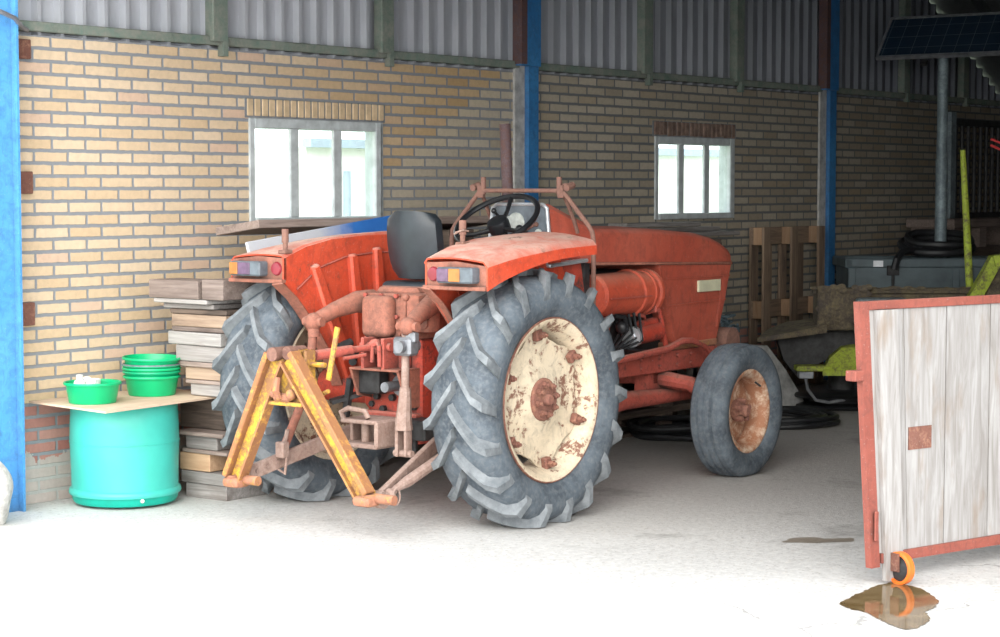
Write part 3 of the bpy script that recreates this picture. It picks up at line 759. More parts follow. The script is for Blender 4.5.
m=MB(); m.tube([(-.34,-.20,.93),(-.36,-.205,1.0),(-.37,-.215,1.10)],[.012,.009,.008],8); m.ball((-.37,-.217,1.11),.02); m.ball((-.34,-.20,.95),.032); m.build('control_lever','salmon_cast',TR)
m=MB(); m.box((-.22,-.235,.99),(.10,.10,.12),bev=.02,seg=2); m.cyl((-.28,-.25,.98),(-.22,-.25,.98),.03); m.build('control_valve','salmon_cast',TR)
# top link bracket and top link
m=MB()
for y in (-.055,.075): m.bb(-.36,-.2,y-.01,y+.01,.74,.90,bev=.005)
m.bb(-.24,-.20,-.12,.15,.72,.88,bev=.008)
m.cyl((-.32,-.085,.855),(-.32,.11,.855),.02); m.tube([(-.37,-.05,.76),(-.375,-.05,.86),(-.365,-.03,.875),(-.365,.0,.86),(-.37,.0,.78)],.011,8)
for y,z in ((-.09,.76),(-.09,.84),(.12,.76)): m.cyl((-.255,y,z),(-.235,y,z),.015,n=6)
m.build('top_link_bracket','dull_red',TR)
m=MB(); m.ball((-.33,.012,.855),.04); m.cyl((-.33,.012,.855),(-.50,.045,.845),.017); m.cyl((-.48,.04,.846),(-.70,.085,.832),.026); m.cyl((-.70,.085,.832),(-.80,.115,.822),.016); m.ball((-.80,.118,.82),.03); m.cyl((-.42,.0,.82),(-.55,.03,.81),.010)
m.build('top_link','dull_red',TR)
# pto guard
m=MB(); m.bb(-.36,-.19,-.16,.16,.735,.747,bev=.003); m.prism([(-.36,.745),(-.19,.745),(-.19,.55),(-.28,.55)],-.16,-.145); m.prism([(-.36,.745),(-.19,.745),(-.19,.58),(-.30,.60)],.145,.16); m.build('pto_guard','salmon_cast',TR)
m=MB(); m.bb(-.30,-.21,.02,.155,.61,.735,bev=.01); m.build('guard_block','dark_metal',TR)
m=MB(); m.cyl((-.34,-.055,.655),(-.19,-.055,.655),.026,n=14); m.cyl((-.215,-.055,.655),(-.19,-.055,.655),.055); m.build('pto_shaft','grey_metal',TR)
m=MB()
for y,z in ((-.03,.73),(.0,.60),(-.11,.56),(.06,.54),(.10,.60),(-.02,.51),(-.12,.50)): m=MB(); m.cyl((-.225,y,z-.01),(-.195,y,z-.01),.018,n=6); m.build('housing_bolt','dark_metal',gb)
m=MB(); m.bb(-.24,-.18,-.17,.17,.45,.52,bev=.01); m.build('bolt_plate','dull_red',TR)
# drawbar hitch (pink cast clevis)
m=MB()
m.bb(-.50,-.48+.17,-.135,.10,.485,.505,bev=.006); m.bb(-.50,-.31,-.135,.10,.365,.388,bev=.006)
m.bb(-.33,-.29,-.135,.10,.365,.505,bev=.006); m.bb(-.50,-.31,-.14,-.115,.37,.50,bev=.006); m.bb(-.42,-.31,.085,.105,.37,.50,bev=.004)
m.tube([(-.47,.10,.50),(-.48,.11,.535),(-.47,.07,.555),(-.46,-.03,.545),(-.46,-.05,.51)],.014,8)
m.cyl((-.42,-.0,.37),(-.42,-.0,.50),.022)
m.build('drawbar_clevis','link_steel',TR)
m=MB(); m.bb(-.33,-.18,-.30,-.12,.40,.50,bev=.008); m.bb(-.26,-.16,-.28,.2,.44,.47); m.cyl((-.28,-.2,.34),(-.28,-.2,.42),.014); m.cyl((-.34,-.2,.455),(-.28,-.2,.455),.02,n=6); m.build('drawbar_frame','dark_metal',TR)
# lower links
for s in (1,-1):
    m=MB()
    if s>0: a,b=Vector((-.82,.445,.23)),Vector((-.05,.29,.42))
    else: a,b=Vector((-.80,-.40,.185)),Vector((-.05,-.27,.45))
    m.bar(a,b,.028,.075,bev=.006); m.cyl(a+Vector((0,-.035,0)),a+Vector((0,.035,0)),.042,n=16)
    for t in (.08,.16,.24,.32): 
        p=a+(b-a)*t; m.cyl(p+Vector((0,-.02,0)),p+Vector((0,.02,0)),.012,n=8)
    m.build('lower_link','link_steel',TR)
m=MB(); m.tube([(-.73,-.415,.205),(-.66,-.41,.23),(-.60,-.41,.245),(-.10,-.40,.40)],[.018,.02,.028,.028],10)
m.tube([Vector((-.72,-.44,.20))+Vector((.028*math.cos(a),0,.038*math.sin(a)-.01)) for a in [2*PI*k/14 for k in range(14)]],.005,6,close=True); m.ball((-.74,-.415,.2),.032)
m.build('check_tube','link_steel',TR)
m=MB(); m.tube([(-.63,.39,.31),(-.63,.42,.25),(-.62,.36,.22),(-.62,.35,.30)],.009,6,close=True); m.tube([(-.63,.39,.30),(-.60,.37,.40),(-.60,.36,.44)],.011,6); m.bb(-.65,-.60,.345,.40,.30,.38,bev=.005); m.build('check_chain','link_steel',TR)
m=MB(); m.bar((-.30,.20,.68),(-.30,.24,.46),.03,.03); m.bar((-.22,.20,.60),(-.34,.30,.56),.10,.02); m.cyl((-.25,.23,.76),(-.12,.32,.80),.02); m.tube([(-.20,.28,.86),(-.26,.30,.83),(-.33,.33,.80)],[.02,.028,.018],10); m.build('check_bracket','dark_metal',TR)

# engine area, chassis
m=MB(); m.bb(1.2,2.45,-.15,.15,.58,1.17,bev=.02)
for x in (1.3,1.45,1.6,1.75,1.9): m.bb(x,x+.06,-.17,.17,.85,1.05,bev=.01)
m.bb(1.15,1.20,-.25,.25,.6,1.24)
m.build('engine_block','dark_metal',TR)
m=MB()
rr=[(1.22,.105),(1.24,.118),(1.60,.124),(1.602,.137),(1.63,.137),(1.632,.120),(1.72,.122),(1.722,.130),(1.735,.130),(1.737,.118),(1.77,.118),(1.775,.134),(1.80,.134),(1.815,.112),(1.815,.0)]
m.lathe([(0,1.22)]+[(r,x) for x,r in rr],'X',(0,-.235,1.048),28); ac=m.build('air_cleaner','orange_red',TR,ang=25)
m=MB(); m.bb(1.24,1.66,-.372,-.362,1.03,1.036); m.build('cylinder_seam','dull_red',ac)
m=MB(); m.box((1.79,-.30,.955),(.05,.06,.05),bev=.006); m.tube([(1.60,-.29,.93),(1.68,-.30,.915),(1.72,-.28,.90)],.012,8); m.build('clip','dull_red',ac)
m=MB(); m.cyl((1.62,-.27,.80),(1.90,-.25,.815),.055,n=18); m.cyl((1.70,-.265,.865),(1.88,-.25,.87),.026); m.tube([(1.87,-.25,1.0),(1.90,-.27,.92),(1.99,-.26,.72)],.016,8); st=m.build('starter_motor','deep_red',TR)
m=MB(); m.cyl((1.585,-.275,.798),(1.625,-.27,.80),.06,n=18); m.cyl((1.575,-.275,.798),(1.59,-.275,.798),.03,n=12); m.build('end_cap','alu',st)
m=MB(); 
for k in range(5):
    y=-.22-.02*k; m.tube([(1.5+.03*k,y,.98),(1.54+.02*k,y-.03,.86-.02*k),(1.5,y+.02,.74),(1.6+.05*k,y,.70)],.009,6)
m.ball((1.50,-.27,.86),.04); m.tube([(1.40,-.28,.93),(1.48,-.30,.92),(1.52,-.29,.85)],.014,8); m.build('wiring','black_hose',TR)
for s in (-1,1):
    m=MB(); m.bb(.95,2.62,s*.22-.02,s*.22+.02,.565,.69,bev=.006)
    for x in (1.75,1.95,2.15,2.3):
        m.cyl((x,s*.235,.655),(x,s*.255,.655),.012,n=6); m.cyl((x,s*.235,.60),(x,s*.255,.60),.012,n=6)
    m.build('chassis_rail','dull_red',TR)
m=MB(); m.tube([(.95,-.33,.66),(1.35,-.335,.685),(1.9,-.33,.715),(2.05,-.33,.75),(2.17,-.33,.745),(2.32,-.33,.70),(2.45,-.31,.62)],[.016,.020,.020,.02,.018,.016,.016],8); m.build('step_bar','dull_red',TR)
m=MB(); m.tube([(1.0,-.2,.42),(1.6,-.22,.43),(2.36,-.24,.415)],[.09,.055,.035],12); m.bb(1.9,2.05,-.2,-.1,.45,.6); m.build('drive_tube','dull_red',TR)
m=MB(); m.tube([(2.045,-.56,.40),(2.045,-.4,.50),(2.045,0,.54),(2.045,.4,.50),(2.045,.56,.40)],[.04,.045,.06,.045,.04],10); m.cyl((2.045,-.56,.40),(2.005,-.72,.384),.035); m.cyl((2.045,.56,.40),(2.005,.72,.384),.035); m.cyl((2.045,-.56,.33),(2.045,-.555,.56),.035); m.cyl((2.045,.56,.33),(2.045,.555,.56),.035); m.bb(1.95,2.15,-.2,.2,.5,.62); m.build('front_axle','dull_red',TR)
m=MB(); m.bb(2.5,2.72,-.22,.22,.55,.70,bev=.01); m.cyl((2.78,-.26,.70),(2.78,.22,.70),.085,n=20); m.bb(2.66,2.78,-.2,.2,.58,.72); m.build('front_bracket','rust_pipe',TR)

# ------------------------------------------------------------------ yellow hitch frame on the lower links
HF=thing('hitch_frame',(1.177,-1.671,0),'yellow and rusty A-shaped hitch frame hung behind the tractor','hitch frame',rot=(0,0,R(1.5)))
ap=Vector((-.855,.130,.835))
def ctr(a,b,t): return a+(b-a)*t
for s,ft in ((1,Vector((-.86,.455,.215))),(-1,Vector((-.86,-.385,.20)))):
    top=ap+Vector((0,s*.035,0))
    d=(ft-top).normalized(); sd=Vector((0,d.z,-d.y))*(1 if s<0 else -1)  # outward in plane
    m=MB(); m.bar(top,ft,.095,.045,up=(1,0,0),bev=.006,w2=.085); leg=m.build('leg','yellow_paint',HF)
    m=MB()
    out=Vector((0,-d.z,d.y)); out=out if out.y*s>0 else -out
    m.bar(top+out*.045-Vector((.03,0,0)),ft+out*.04-Vector((.03,0,0)),.03,.07,up=(1,0,0),bev=.005); m.bar(top-out*.045-Vector((.015,0,0)),ft-out*.04-Vector((.015,0,0)),.012,.06,up=(1,0,0)); m.build('leg_edge','yellow_rust',leg)
    m=MB(); f=ft+d*.0
    m.box(f+Vector((-.01,s*.0,-.015)),(.10,.11,.05),bev=.02,seg=2); m.cyl(f+Vector((-.01,s*.02,-.03)),f+Vector((-.01,s*.02-s*.0,.02)),.04); m.cyl(f+Vector((0,.06 if s<0 else -.14,.0)),f+Vector((0,-.16 if s<0 else .05,.0)),.024,n=12)
    m.build('foot','orange_edge',HF)
m=MB(); m.prism([(.085,.81),(.175,.81),(.215,.71),(.24,.615),(.02,.615),(.035,.71)],-.86,-.845,'YZ'); m.bb(-.89,-.83,.0,.25,.60,.62,bev=.004); m.build('gusset','yellow_paint',HF)
m=MB(); m.tube([(-.90,.145,.735),(-.92,.14,.675),(-.90,.135,.635)],[.016,.02,.016],8); m.bb(-.90,-.86,.075,.185,.62,.66,bev=.01); m.ball((-.885,.075,.655),.028); m.ball((-.885,.185,.655),.022); m.build('hook','orange_edge',HF)
m=MB(); m.cyl((-.92,.165,.848),(-.78,.165,.848),.034,n=16); m.cyl((-.88,.105,.854),(-.76,.105,.854),.032,n=16); m.build('top_pin','rust_pipe',HF)
m=MB(); 
for y in (.03,.07): m.bb(-.84,-.76,y-.008,y+.008,.66,.87,bev=.01)
m.cyl((-.80,.12,.80),(-.80,-.07,.80),.013,n=8); m.cyl((-.80,.09,.72),(-.80,.0,.72),.02,n=10); m.build('top_bracket','yellow_paint',HF)
m=MB(); m.bar((-.80,-.15,.985),(-.80,-.09,.73),.026,.010,up=(1,0,0)); m.tube([(-.82,.02,.63),(-.82,-.11,.68)],.011,8); m.build('latch_strip','yellow_paint',HF)

# ------------------------------------------------------------------ barrel, board, tubs
BX,BY=.372,-.338
t=thing('barrel',(BX,BY,0),'big turquoise plastic barrel under the plywood board','barrel')
m=MB(); m.lathe([(0,.015),(.262,.015),(.272,.03),(.276,.075)],'Z',(0,0,0),40); lbl(m.build('barrel_foot','teal_dark',t),'darker green bottom rim')
m=MB(); m.lathe([(.262,.055),(.286,.058),(.291,.07),(.287,.085),(.276,.092),(.278,.2),(.283,.33),(.281,.42),(.276,.526),(.268,.534),(0,.534)],'Z',(0,0,0),48); b=m.build('barrel_body','teal_plastic',t,ang=50)
m=MB(); m.lathe([(.281,.326),(.2855,.328),(.2855,.332),(.281,.334)],'Z',(0,0,0),48); m.build('barrel_seam','teal_plastic',b)
m=MB(); m.ball((-.11,-.255,.045),.011); m.build('plug','white_plastic',t)
m=MB(); poly=[(.0,-.03),(-.075,-.71),(.80,-.625),(.93,-.03)]
m.prism(poly,.535,.546,'XY'); tag(m.build('plywood_board','plywood'),'thin plywood board laid on top of the turquoise barrel','board')
def tub_mesh(r=.144,h=.108):
    return [(0,0),(r*.80,0),(r*.83,.006),(r*.93,h*.82),(r*.95,h*.86),(r*1.0,h*.87),(r*1.02,h*.93),(r*1.0,h),(r*.955,h),(r*.93,h*.9),(r*.80,.008),(0,.008)]
TB=(.150,-.350)
m=MB(); m.lathe(tub_mesh(.145,.108),'Z',(0,0,0),40); tag(m.build('tub','green_plastic',ang=45,loc=(TB[0],TB[1],.547)),'single green tub filled with white bottles and cups','tub')
zs=[.547,.573,.591,.609,.645]
labs=['green tub standing on the board at the bottom of the stack of tubs','green tub second from the bottom in the stack of tubs','green tub in the middle of the stack of tubs','pale-rimmed green tub second from the top of the stack','green tub on top of the stack, its inside showing']
for i,z in enumerate(zs):
    m=MB(); m.lathe(tub_mesh(.150+.0012*i,.105),'Z',(0,0,0),40)
    o=m.build('tub','green_plastic' if i%2==0 else 'green_plastic_dark',ang=45,loc=(.600,-.300,z),rot=(R(1.5) if i==4 else 0,0,0)); tag(o,labs[i],'tub','stack of green tubs')
    if i==3:
        m=MB(); m.lathe([(.148,.096),(.156,.097),(.157,.103),(.150,.107)],'Z',(0,0,0),40); lbl(m.build('rim_band','galvanised',o),'pale grey rim')
# contents of the single tub
t=thing('bottle',(TB[0]-.075,TB[1]+.01,.557),'white plastic bottle standing at the left in the green tub','bottle')
m=MB(); m.lathe([(0,0),(.032,0),(.034,.01),(.034,.085),(.028,.105),(.014,.115)],'Z',(0,0,0),20); m.build('bottle_body','white_plastic',t)
m=MB(); m.lathe([(.014,.11),(.017,.112),(.017,.137),(0,.138)],'Z',(0,0,0),16); m.build('cap','white_plastic',t)
t=thing('bottle',(TB[0]-.01,TB[1]+.03,.615),'round white flask lying in the middle of the green tub','bottle')
m=MB(); m.ball((0,0,.03),.036,16); m.cyl((0,0,.03),(.02,-.05,.04),.014); m.build('flask_body','white_plastic',t)
m=MB(); m.lathe([(0,0),(.04,0),(.046,.09),(.043,.09),(.037,.006),(0,.006)],'Z',(0,0,0),20); tag(m.build('cup','white_plastic',loc=(TB[0]+.055,TB[1]-.03,.535),rot=(0,R(7),0)),'white cup at the right edge of the green tub','cup')
m=MB(); m.lathe([(0,0),(.05,0),(.055,.10),(.052,.10),(.047,.006),(0,.006)],'Z',(0,0,0),20); tag(m.build('cup','white_plastic',loc=(TB[0]+.035,TB[1]+.06,.561)),'wider white pot standing at the back of the green tub','cup')
m=MB(); m.ball((TB[0]-.02,TB[1]-.06,.597),.040,14,(1,.8,.8)); tag(m.build('lid','white_plastic'),'pale lid lying at the front in the green tub','lid')

# ------------------------------------------------------------------ timber stack beside the barrel
def timber(name,mat,x0,y0,y1,z0,z1,dx,label,rz=0,along='y',group='timbers stacked beside the barrel',cat='timber'):
    m=MB(); L=abs(y1-y0); H=z1-z0
    m.box((0,0,H/2),(L,dx,H),bev=.004)
    o=m.build(name,mat,loc=(x0+dx/2,(y0+y1)/2,z0),rot=(0,0,R(90+rz)))
    return tag(o,label,cat,group)
Y0,Y1=-.20,-.73
stk=[('timber_beam','wood_grey',.715,-.30,-.73,0,.078,.30,'grey beam lying on the ground at the bottom of the stack beside the barrel'),
('timber_beam','wood_grey',.70,-.28,-.735,.080,.142,.34,'grey beam second from the ground in the stack beside the barrel'),
('timber_block','wood_orange',.70,-.34,-.62,.146,.240,.30,'orange-brown timber block low in the stack beside the barrel'),
('plank','wood_brown',.69,-.30,-.77,.242,.262,.34,'thin brown plank above the orange timber block'),
('timber_beam','wood_grey',.70,-.32,-.68,.264,.335,.32,'short grey beam under the wide brown plank, behind the barrel'),
('plank','wood_brown',.66,-.28,-.765,.338,.360,.44,'wide brown plank seen from above in the lower half of the stack'),
('timber_block','wood_dark',.78,-.26,-.66,.362,.535,.30,'dark timber block in the shadow under the plywood level'),
('timber_beam','wood_grey',.70,-.36,-.76,.550,.612,.34,'grey beam just above the plywood board, behind the stacked tubs'),
('plank','wood_brown',.69,-.33,-.74,.613,.632,.34,'thin brown plank under the tan beam in the stack'),
('timber_beam','wood_tan',.70,-.32,-.735,.634,.700,.34,'lower tan beam in the upper half of the timber stack'),
('plank','wood_brown',.68,-.28,-.73,.702,.728,.36,'thin brown plank over the lower tan beam'),
('timber_beam','wood_grey',.68,-.27,-.755,.731,.815,.36,'tall grey beam above the middle of the timber stack'),
('timber_beam','wood_white',.67,-.22,-.765,.818,.885,.36,'pale whitish beam in the upper part of the timber stack'),
('plank','wood_brown',.68,-.24,-.76,.888,.912,.36,'thin brown plank on the whitish beam'),
('timber_beam','wood_tan',.68,-.24,-.775,.914,.978,.36,'upper tan beam below the overhanging white plank'),
('plank','wood_dark',.68,-.23,-.77,.981,1.008,.36,'thin dark plank on the upper tan beam'),
('plank','wood_grey',.66,-.20,-.70,1.011,1.036,.36,'thin grey plank under the overhanging white one'),
('plank','wood_white',.625,-.16,-.70,1.039,1.062,.34,'thin white plank sticking out left near the top of the stack'),
('timber_beam','wood_brown',.62,-.13,-.64,1.064,1.160,.22,'thick brown beam on top of the stack, left one'),
('timber_beam','wood_brown',.62,-.535,-.82,1.064,1.170,.26,'short brown beam on top of the stack beside the tyre')]
for a in stk:
    a=list(a); a[3]-=.13 if a[0]!='timber_block' else .06
    timber(*a[:8],a[8],rz=random.uniform(-2.5,2.5))
# support timbers and the long dark plank under the window
timber('timber_block','wood_dark',2.0,-.12,-.50,0,1.388,.25,'tall dark upright post carrying the long plank, behind the fender',group=None,cat='post')
timber('timber_block','wood_dark',2.85,-.12,-.50,0,1.388,.25,'dark upright post under the long plank, behind the seat',group=None,cat='post')
m=MB(); m.box((0,0,0),(2.15,.34,.045),bev=.004); tag(m.build('long_plank','wood_brown',loc=(2.27,-.345,1.425),rot=(R(-8),0,0)),'long weathered plank lying under the left window behind the tractor','plank')
m=MB(); m.box((0,0,0),(1.25,.02,.11),bev=.006); tag(m.build('blue_board','blue_sheet',loc=(1.66,-.585,1.368),rot=(R(-12),R(-6.3),0)),'blue board lying along the long plank behind the fender','board')

# ------------------------------------------------------------------ pallets
def make_pallet(label,L=1.32,W=1.0,group=None,mat='wood_pallet',deck=(-.34,-.17,0,.17,.34),blockmat='wood_orange'):
    t=thing('wooden_pallet',(0,0,0),label,'pallet',group)
    for y in (-W/2+.05,0,W/2-.05):
        m=MB(); m.box((0,y,.011),(L,.10,.022),bev=.002); m.build('skid_board',mat,t)
        for x in (-L/2+.07,0,L/2-.07):
            m=MB(); m.box((x,y,.061),(.14,.10,.078),bev=.003); m.build('block',blockmat,t)
    for x in (-L/2+.07,0,L/2-.07):
        m=MB(); m.box((0,0,0),(W,.14,.02),bev=.002); m.build('cross_board',mat,t,loc=(x,0,.110),rot=(0,0,R(90)))
    for y in deck:
        m=MB(); m.box((0,y,.131),(L,.11,.022),bev=.002); m.build('deck_board',mat,t)
    return t
p=make_pallet('brown wooden pallet standing upright against the brick wall',deck=(-.44,-.22,.02,.30))
p.matrix_world=Matrix(((0,1,0,7.72),(0,0,1,-.17),(1,0,0,.665),(0,0,0,1)))
proto=make_pallet('dark pallet of the stack behind the tractor',L=1.36,W=.8,group='pallets stacked behind the tractor',mat='wood_dark',blockmat='wood_dark')
ordn=['on the ground','second from the ground','third from the ground','fourth from the ground','fifth from the ground','sixth from the ground','seventh from the ground','eighth from the ground','on top']
for i in range(9):
    o=proto if i==0 else copy_tree(proto)
    o.location=(4.72+random.uniform(-.03,.03),-.50,.143*i); o.rotation_euler=(0,0,R(random.uniform(-1,1)))
    o['label']='dark pallet stacked behind the tractor bonnet, %s in its stack'%ordn[i]
for i,(x,y,z,L,rz,ry,lab) in enumerate([(5.35,-.35,1.30,1.75,1,0,'long grey plank under the right window, lower one'),(5.20,-.60,1.30,1.5,-2,0,'grey plank at the front below the right window'),(5.25,-.45,1.332,1.5,2,0,'grey plank lying on the others below the right window'),(5.45,-.30,1.365,.9,-3,0,'short grey plank on top below the right window')]):
    m=MB(); m.box((0,0,.014),(L,.17,.028),bev=.003); tag(m.build('plank','wood_grey',loc=(x,y,z),rot=(0,0,R(rz))),lab,'plank','planks below the right window')

# ------------------------------------------------------------------ hoses on the floor
def coil(name,c,rx,ry,turns,r,label,mat='black_hose',z0=0,jit=.05,ang=0,tilt=.0):
    m=MB(); n=28
    for k in range(turns):
        ph=random.uniform(0,6); ox,oy=random.uniform(-jit,jit),random.uniform(-jit,jit); f=1-random.uniform(0,.16)
        pts=[]
        for i in range(n):
            a=2*PI*i/n; x=f*rx*math.cos(a)+ox; y=f*ry*math.sin(a)+oy
            z=z0+r+r*1.7*(k//3)+.012*math.sin(3*a+ph)*.5+.006+tilt*(y+ry)
            ca,sa=math.cos(ang),math.sin(ang)
            pts.append((c[0]+x*ca-y*sa,c[1]+x*sa+y*ca,z))
        m.tube(pts,r,8,close=True)
    return tag(m.build(name,mat),label,'hose')
coil('hose_coil',(4.60,-1.15,0),.44,.32,8,.018,'black hose coiled on the floor behind the front wheel',ang=R(-20))
coil('hose_coil',(5.55,-1.24,0),.40,.40,6,.018,'black hose coil reaching right from behind the front wheel',ang=R(30))

# ------------------------------------------------------------------ mower on the right
YAW=math.atan2(-.789,.614)
MW=thing('disc_mower',(6.36,-1.23,0),'rusty lime green mower with dark crusted deck and black skirt','mower',rot=(0,0,YAW))
m=MB(); m.rings([[(-.53,.0,.515),(-.40,.45,.545),(-.40,.45,.575),(-.53,.0,.545)],[(-.28,-.02,.55),(-.25,.5,.59),(-.25,.5,.63),(-.28,-.02,.59)],[(-.02,-.01,.585),(.0,.5,.62),(.0,.5,.665),(-.02,-.01,.645)]]); m.build('deck_lip','crust_metal',MW)
m=MB(); m.bb(-.085,.30,.02,.26,.60,.90,bev=.012)
for k in range(60): m.ball((random.uniform(-.08,.29),.02+random.uniform(-.008,.02),random.choice([random.uniform(.61,.89),random.uniform(.88,.92)])),random.uniform(.010,.034),6,(1.2,.5,.8))
m.build('crusted_box','crust_metal',MW)
m=MB(); m.bb(-.10,1.5,.10,.22,.865,.905,bev=.006); m.bb(.3,1.5,.12,.20,.78,.86)
for k in range(46): m.ball((random.uniform(-.1,1.45),.10,.895+random.uniform(0,.014)),random.uniform(.010,.026),6,(1.8,.8,.6))
m.build('deck_beam','crust_metal',MW)
m=MB(); m.prism([(-.36,.54),(.4,.60),(.4,.42),(.0,.36),(-.20,.24),(-.30,.36)],.22,.34); m.build('underframe','dark_metal',MW)
m=MB(); m.cyl((.15,.36,.12),(.15,.36,.6),.10); m.build('drive_shaft','dark_metal',MW)
for x in (.75,1.35):
    m=MB(); m.cyl((x,.16,0),(x,.16,.8),.035); m.build('support_leg','dark_metal',MW)
m=MB(); m.rings([[(-.06,-.08,.275),(.9,-.08,.275),(.9,.3,.275),(.0,.3,.275)],[(-.06,-.08,.31),(.9,-.08,.31),(.9,.3,.31),(.0,.3,.31)],[(.0,-.02,.40),(.85,-.02,.40),(.85,.26,.40),(.04,.26,.40)],[(.10,.05,.47),(.75,.05,.47),(.75,.22,.47),(.12,.22,.47)],[(.18,.10,.485),(.7,.10,.485),(.7,.2,.485),(.2,.2,.485)]]); m.bb(-.25,.0,-.07,.08,.305,.345,bev=.006); m.build('cover','lime_green',MW,ang=20)
m=MB(); m.bb(-.23,-.12,-.05,.05,.25,.305,bev=.006); m.tube([(-.18,-.02,.28),(-.16,-.02,.17),(-.10,-.02,.09),(.0,.0,.07),(.12,.02,.09)],.012,8); m.build('skid_bracket','grey_metal',MW)
m=MB(); m.lathe([(0,.008),(.36,.008),(.375,.02),(.36,.035),(.25,.05),(.25,.075),(.36,.085),(.372,.10),(.35,.118),(.2,.135),(0,.14)],'Z',(.13,.37,0),40); m.build('skirt','black_plastic',MW)
m=MB(); m.bb(.175,.55,-.14,.0,.56,.845,bev=.03,seg=3); g_=m.build('gear_housing','galvanised',MW)
for x in (.25,.33):
    m=MB(); m.cyl((x,-.147,.80),(x,-.135,.80),.026); m.build('hole','dark_metal',g_)
m=MB(); m.prism([(.98,.80),(1.165,1.145),(1.25,1.15),(1.22,1.06),(1.08,.80)],-.06,.04); m.build('arm','lime_green',MW)
m=MB(); m.prism([(1.17,1.15),(1.8,1.22),(1.8,1.10),(1.19,1.075)],-.09,.06); m.build('arm','lime_green',MW)
m=MB(); m.prism([(1.20,1.07),(1.34,1.02),(1.26,.80),(1.12,.80)],-.02,.02); m.bb(.98,1.5,-.06,.14,.78,.82); m.build('arm_gusset','crust_metal',MW)
m=MB(); m.tube([(1.055,.13,.86),(1.03,.13,1.25),(.985,.13,1.92)],[.028,.028,.02],8); m.build('upright_pole','lime_green',MW)
m=MB(); m.tube([(1.8,.0,1.15),(1.75,.05,1.55),(1.72,.05,1.78),(1.17,.05,2.0)],.010,6); m.build('marker_bar','red_rod',MW)
m=MB(); m.tube([(1.7,.05,1.72),(1.17,.05,1.955)],.010,6); m.build('marker_bar','red_rod',MW)

# grey bin, hose on it, solar panel on a pole
BN=thing('plastic_bin',(8.37,-1.01,0),'large grey plastic bin behind the mower','bin',rot=(0,0,YAW))
m=MB(); x0,x1,y0,y1=-.63,.66,.0,.56
m.bb(x0,x1,y0,y0+.05,.15,1.0,bev=.01); m.bb(x0,x1,y1-.05,y1,.15,1.0,bev=.01); m.bb(x0,x0+.05,y0,y1,.15,1.0); m.bb(x1-.05,x1,y0,y1,.15,1.0); m.bb(x0,x1,y0,y1,.15,.2)
b=m.build('bin_body','crate_plastic',BN)
for x in (-.5,.5):
    m=MB(); m.bb(x-.08,x+.08,y0+.04,y1-.04,0,.15); m.build('bin_foot','crate_plastic',BN)
m=MB(); m.bb(x0-.03,x1+.03,y0-.04,y0+.04,.99,1.07,bev=.012); m.bb(x0-.03,x1+.03,y1-.04,y1+.03,.99,1.07,bev=.012); m.bb(x0-.03,x0+.04,y0-.04,y1+.03,.99,1.07,bev=.01); m.bb(x1-.04,x1+.03,y0-.04,y1+.03,.99,1.07,bev=.01)
m.build('bin_rim','crate_plastic',BN)
m=MB()
for x in (x0,.22,.34,x1-.06): m.bb(x,x+.06,y0-.03,y0,.2,.99,bev=.006)
m.bb(x0,x1,y0-.025,y0,.90,.99); m.build('bin_rib','crate_plastic',b)
m=MB(); m.bb(-.32,-.22,y0-.06,y0-.04,.93,1.01,bev=.004); m.cyl((-.27,y0-.05,.95),(-.27,y0-.05,.72),.012); m.build('latch','dark_metal',BN)
m=MB(); m.bb(-.43,-.35,y0-.046,y0-.036,1.0,1.05); m.build('tag_plate','alu',BN)
coil('hose_coil',(8.66,-.98,0),.30,.27,4,.032,'thick black hose coiled on the grey bin around the pole',z0=1.07,jit=.02,ang=YAW,tilt=.22)
uv=lambda u,v,z:(8.37+.614*u+.789*v,-1.01-.789*u+.614*v,z)
m=MB(); m.tube([uv(-.02,.12,1.13),uv(-.12,.02,1.13),uv(-.20,-.05,1.12),uv(-.25,-.10,1.06),uv(-.27,-.10,.98)],.03,8); tag(m.build('hose_end','black_hose'),'black hose end hanging over the front rim of the grey bin','hose')
SP=thing('solar_panel',(8.72,-.98,0),'solar panel on a galvanised pole rising from the grey bin','solar panel')
m=MB(); m.cyl((0,0,.20),(0,0,2.72),.044,n=14); m.cyl((0,0,.20),(0,0,1.88),.050,n=14); m.build('pole','galvanised',SP)
phi=R(35); be=R(49); rt=Vector((.614,-.789,0)); bk=Vector((.789,.614,0))
ax=(rt*math.cos(phi)-bk*math.sin(phi)); bv=(bk*math.cos(phi)+rt*math.sin(phi)); uu=bv*math.cos(be)+Vector((0,0,1))*math.sin(be)
nn=ax.cross(uu)
Mx=Matrix((ax,uu,nn)).transposed().to_4x4(); Mx.translation=Vector((0.05,-.04,2.885))-ax*.04+nn*.02
m=MB(); m.box((0,0,0),(1.06,.45,.018)); o=m.build('cell_panel','solar_cells',SP); o.matrix_local=Mx
m=MB()
for yy in (-.225,.225): m.box((0,yy,0),(1.10,.022,.035))
for xx in (-.54,.54): m.box((xx,0,0),(.022,.47,.035))
o2=m.build('panel_frame','grey_metal',SP); o2.matrix_local=Mx
m=MB(); m.box((-.12,-.27,-.03),(.05,.05,.03)); m.build('junction_box','dark_metal',SP).matrix_local=Mx
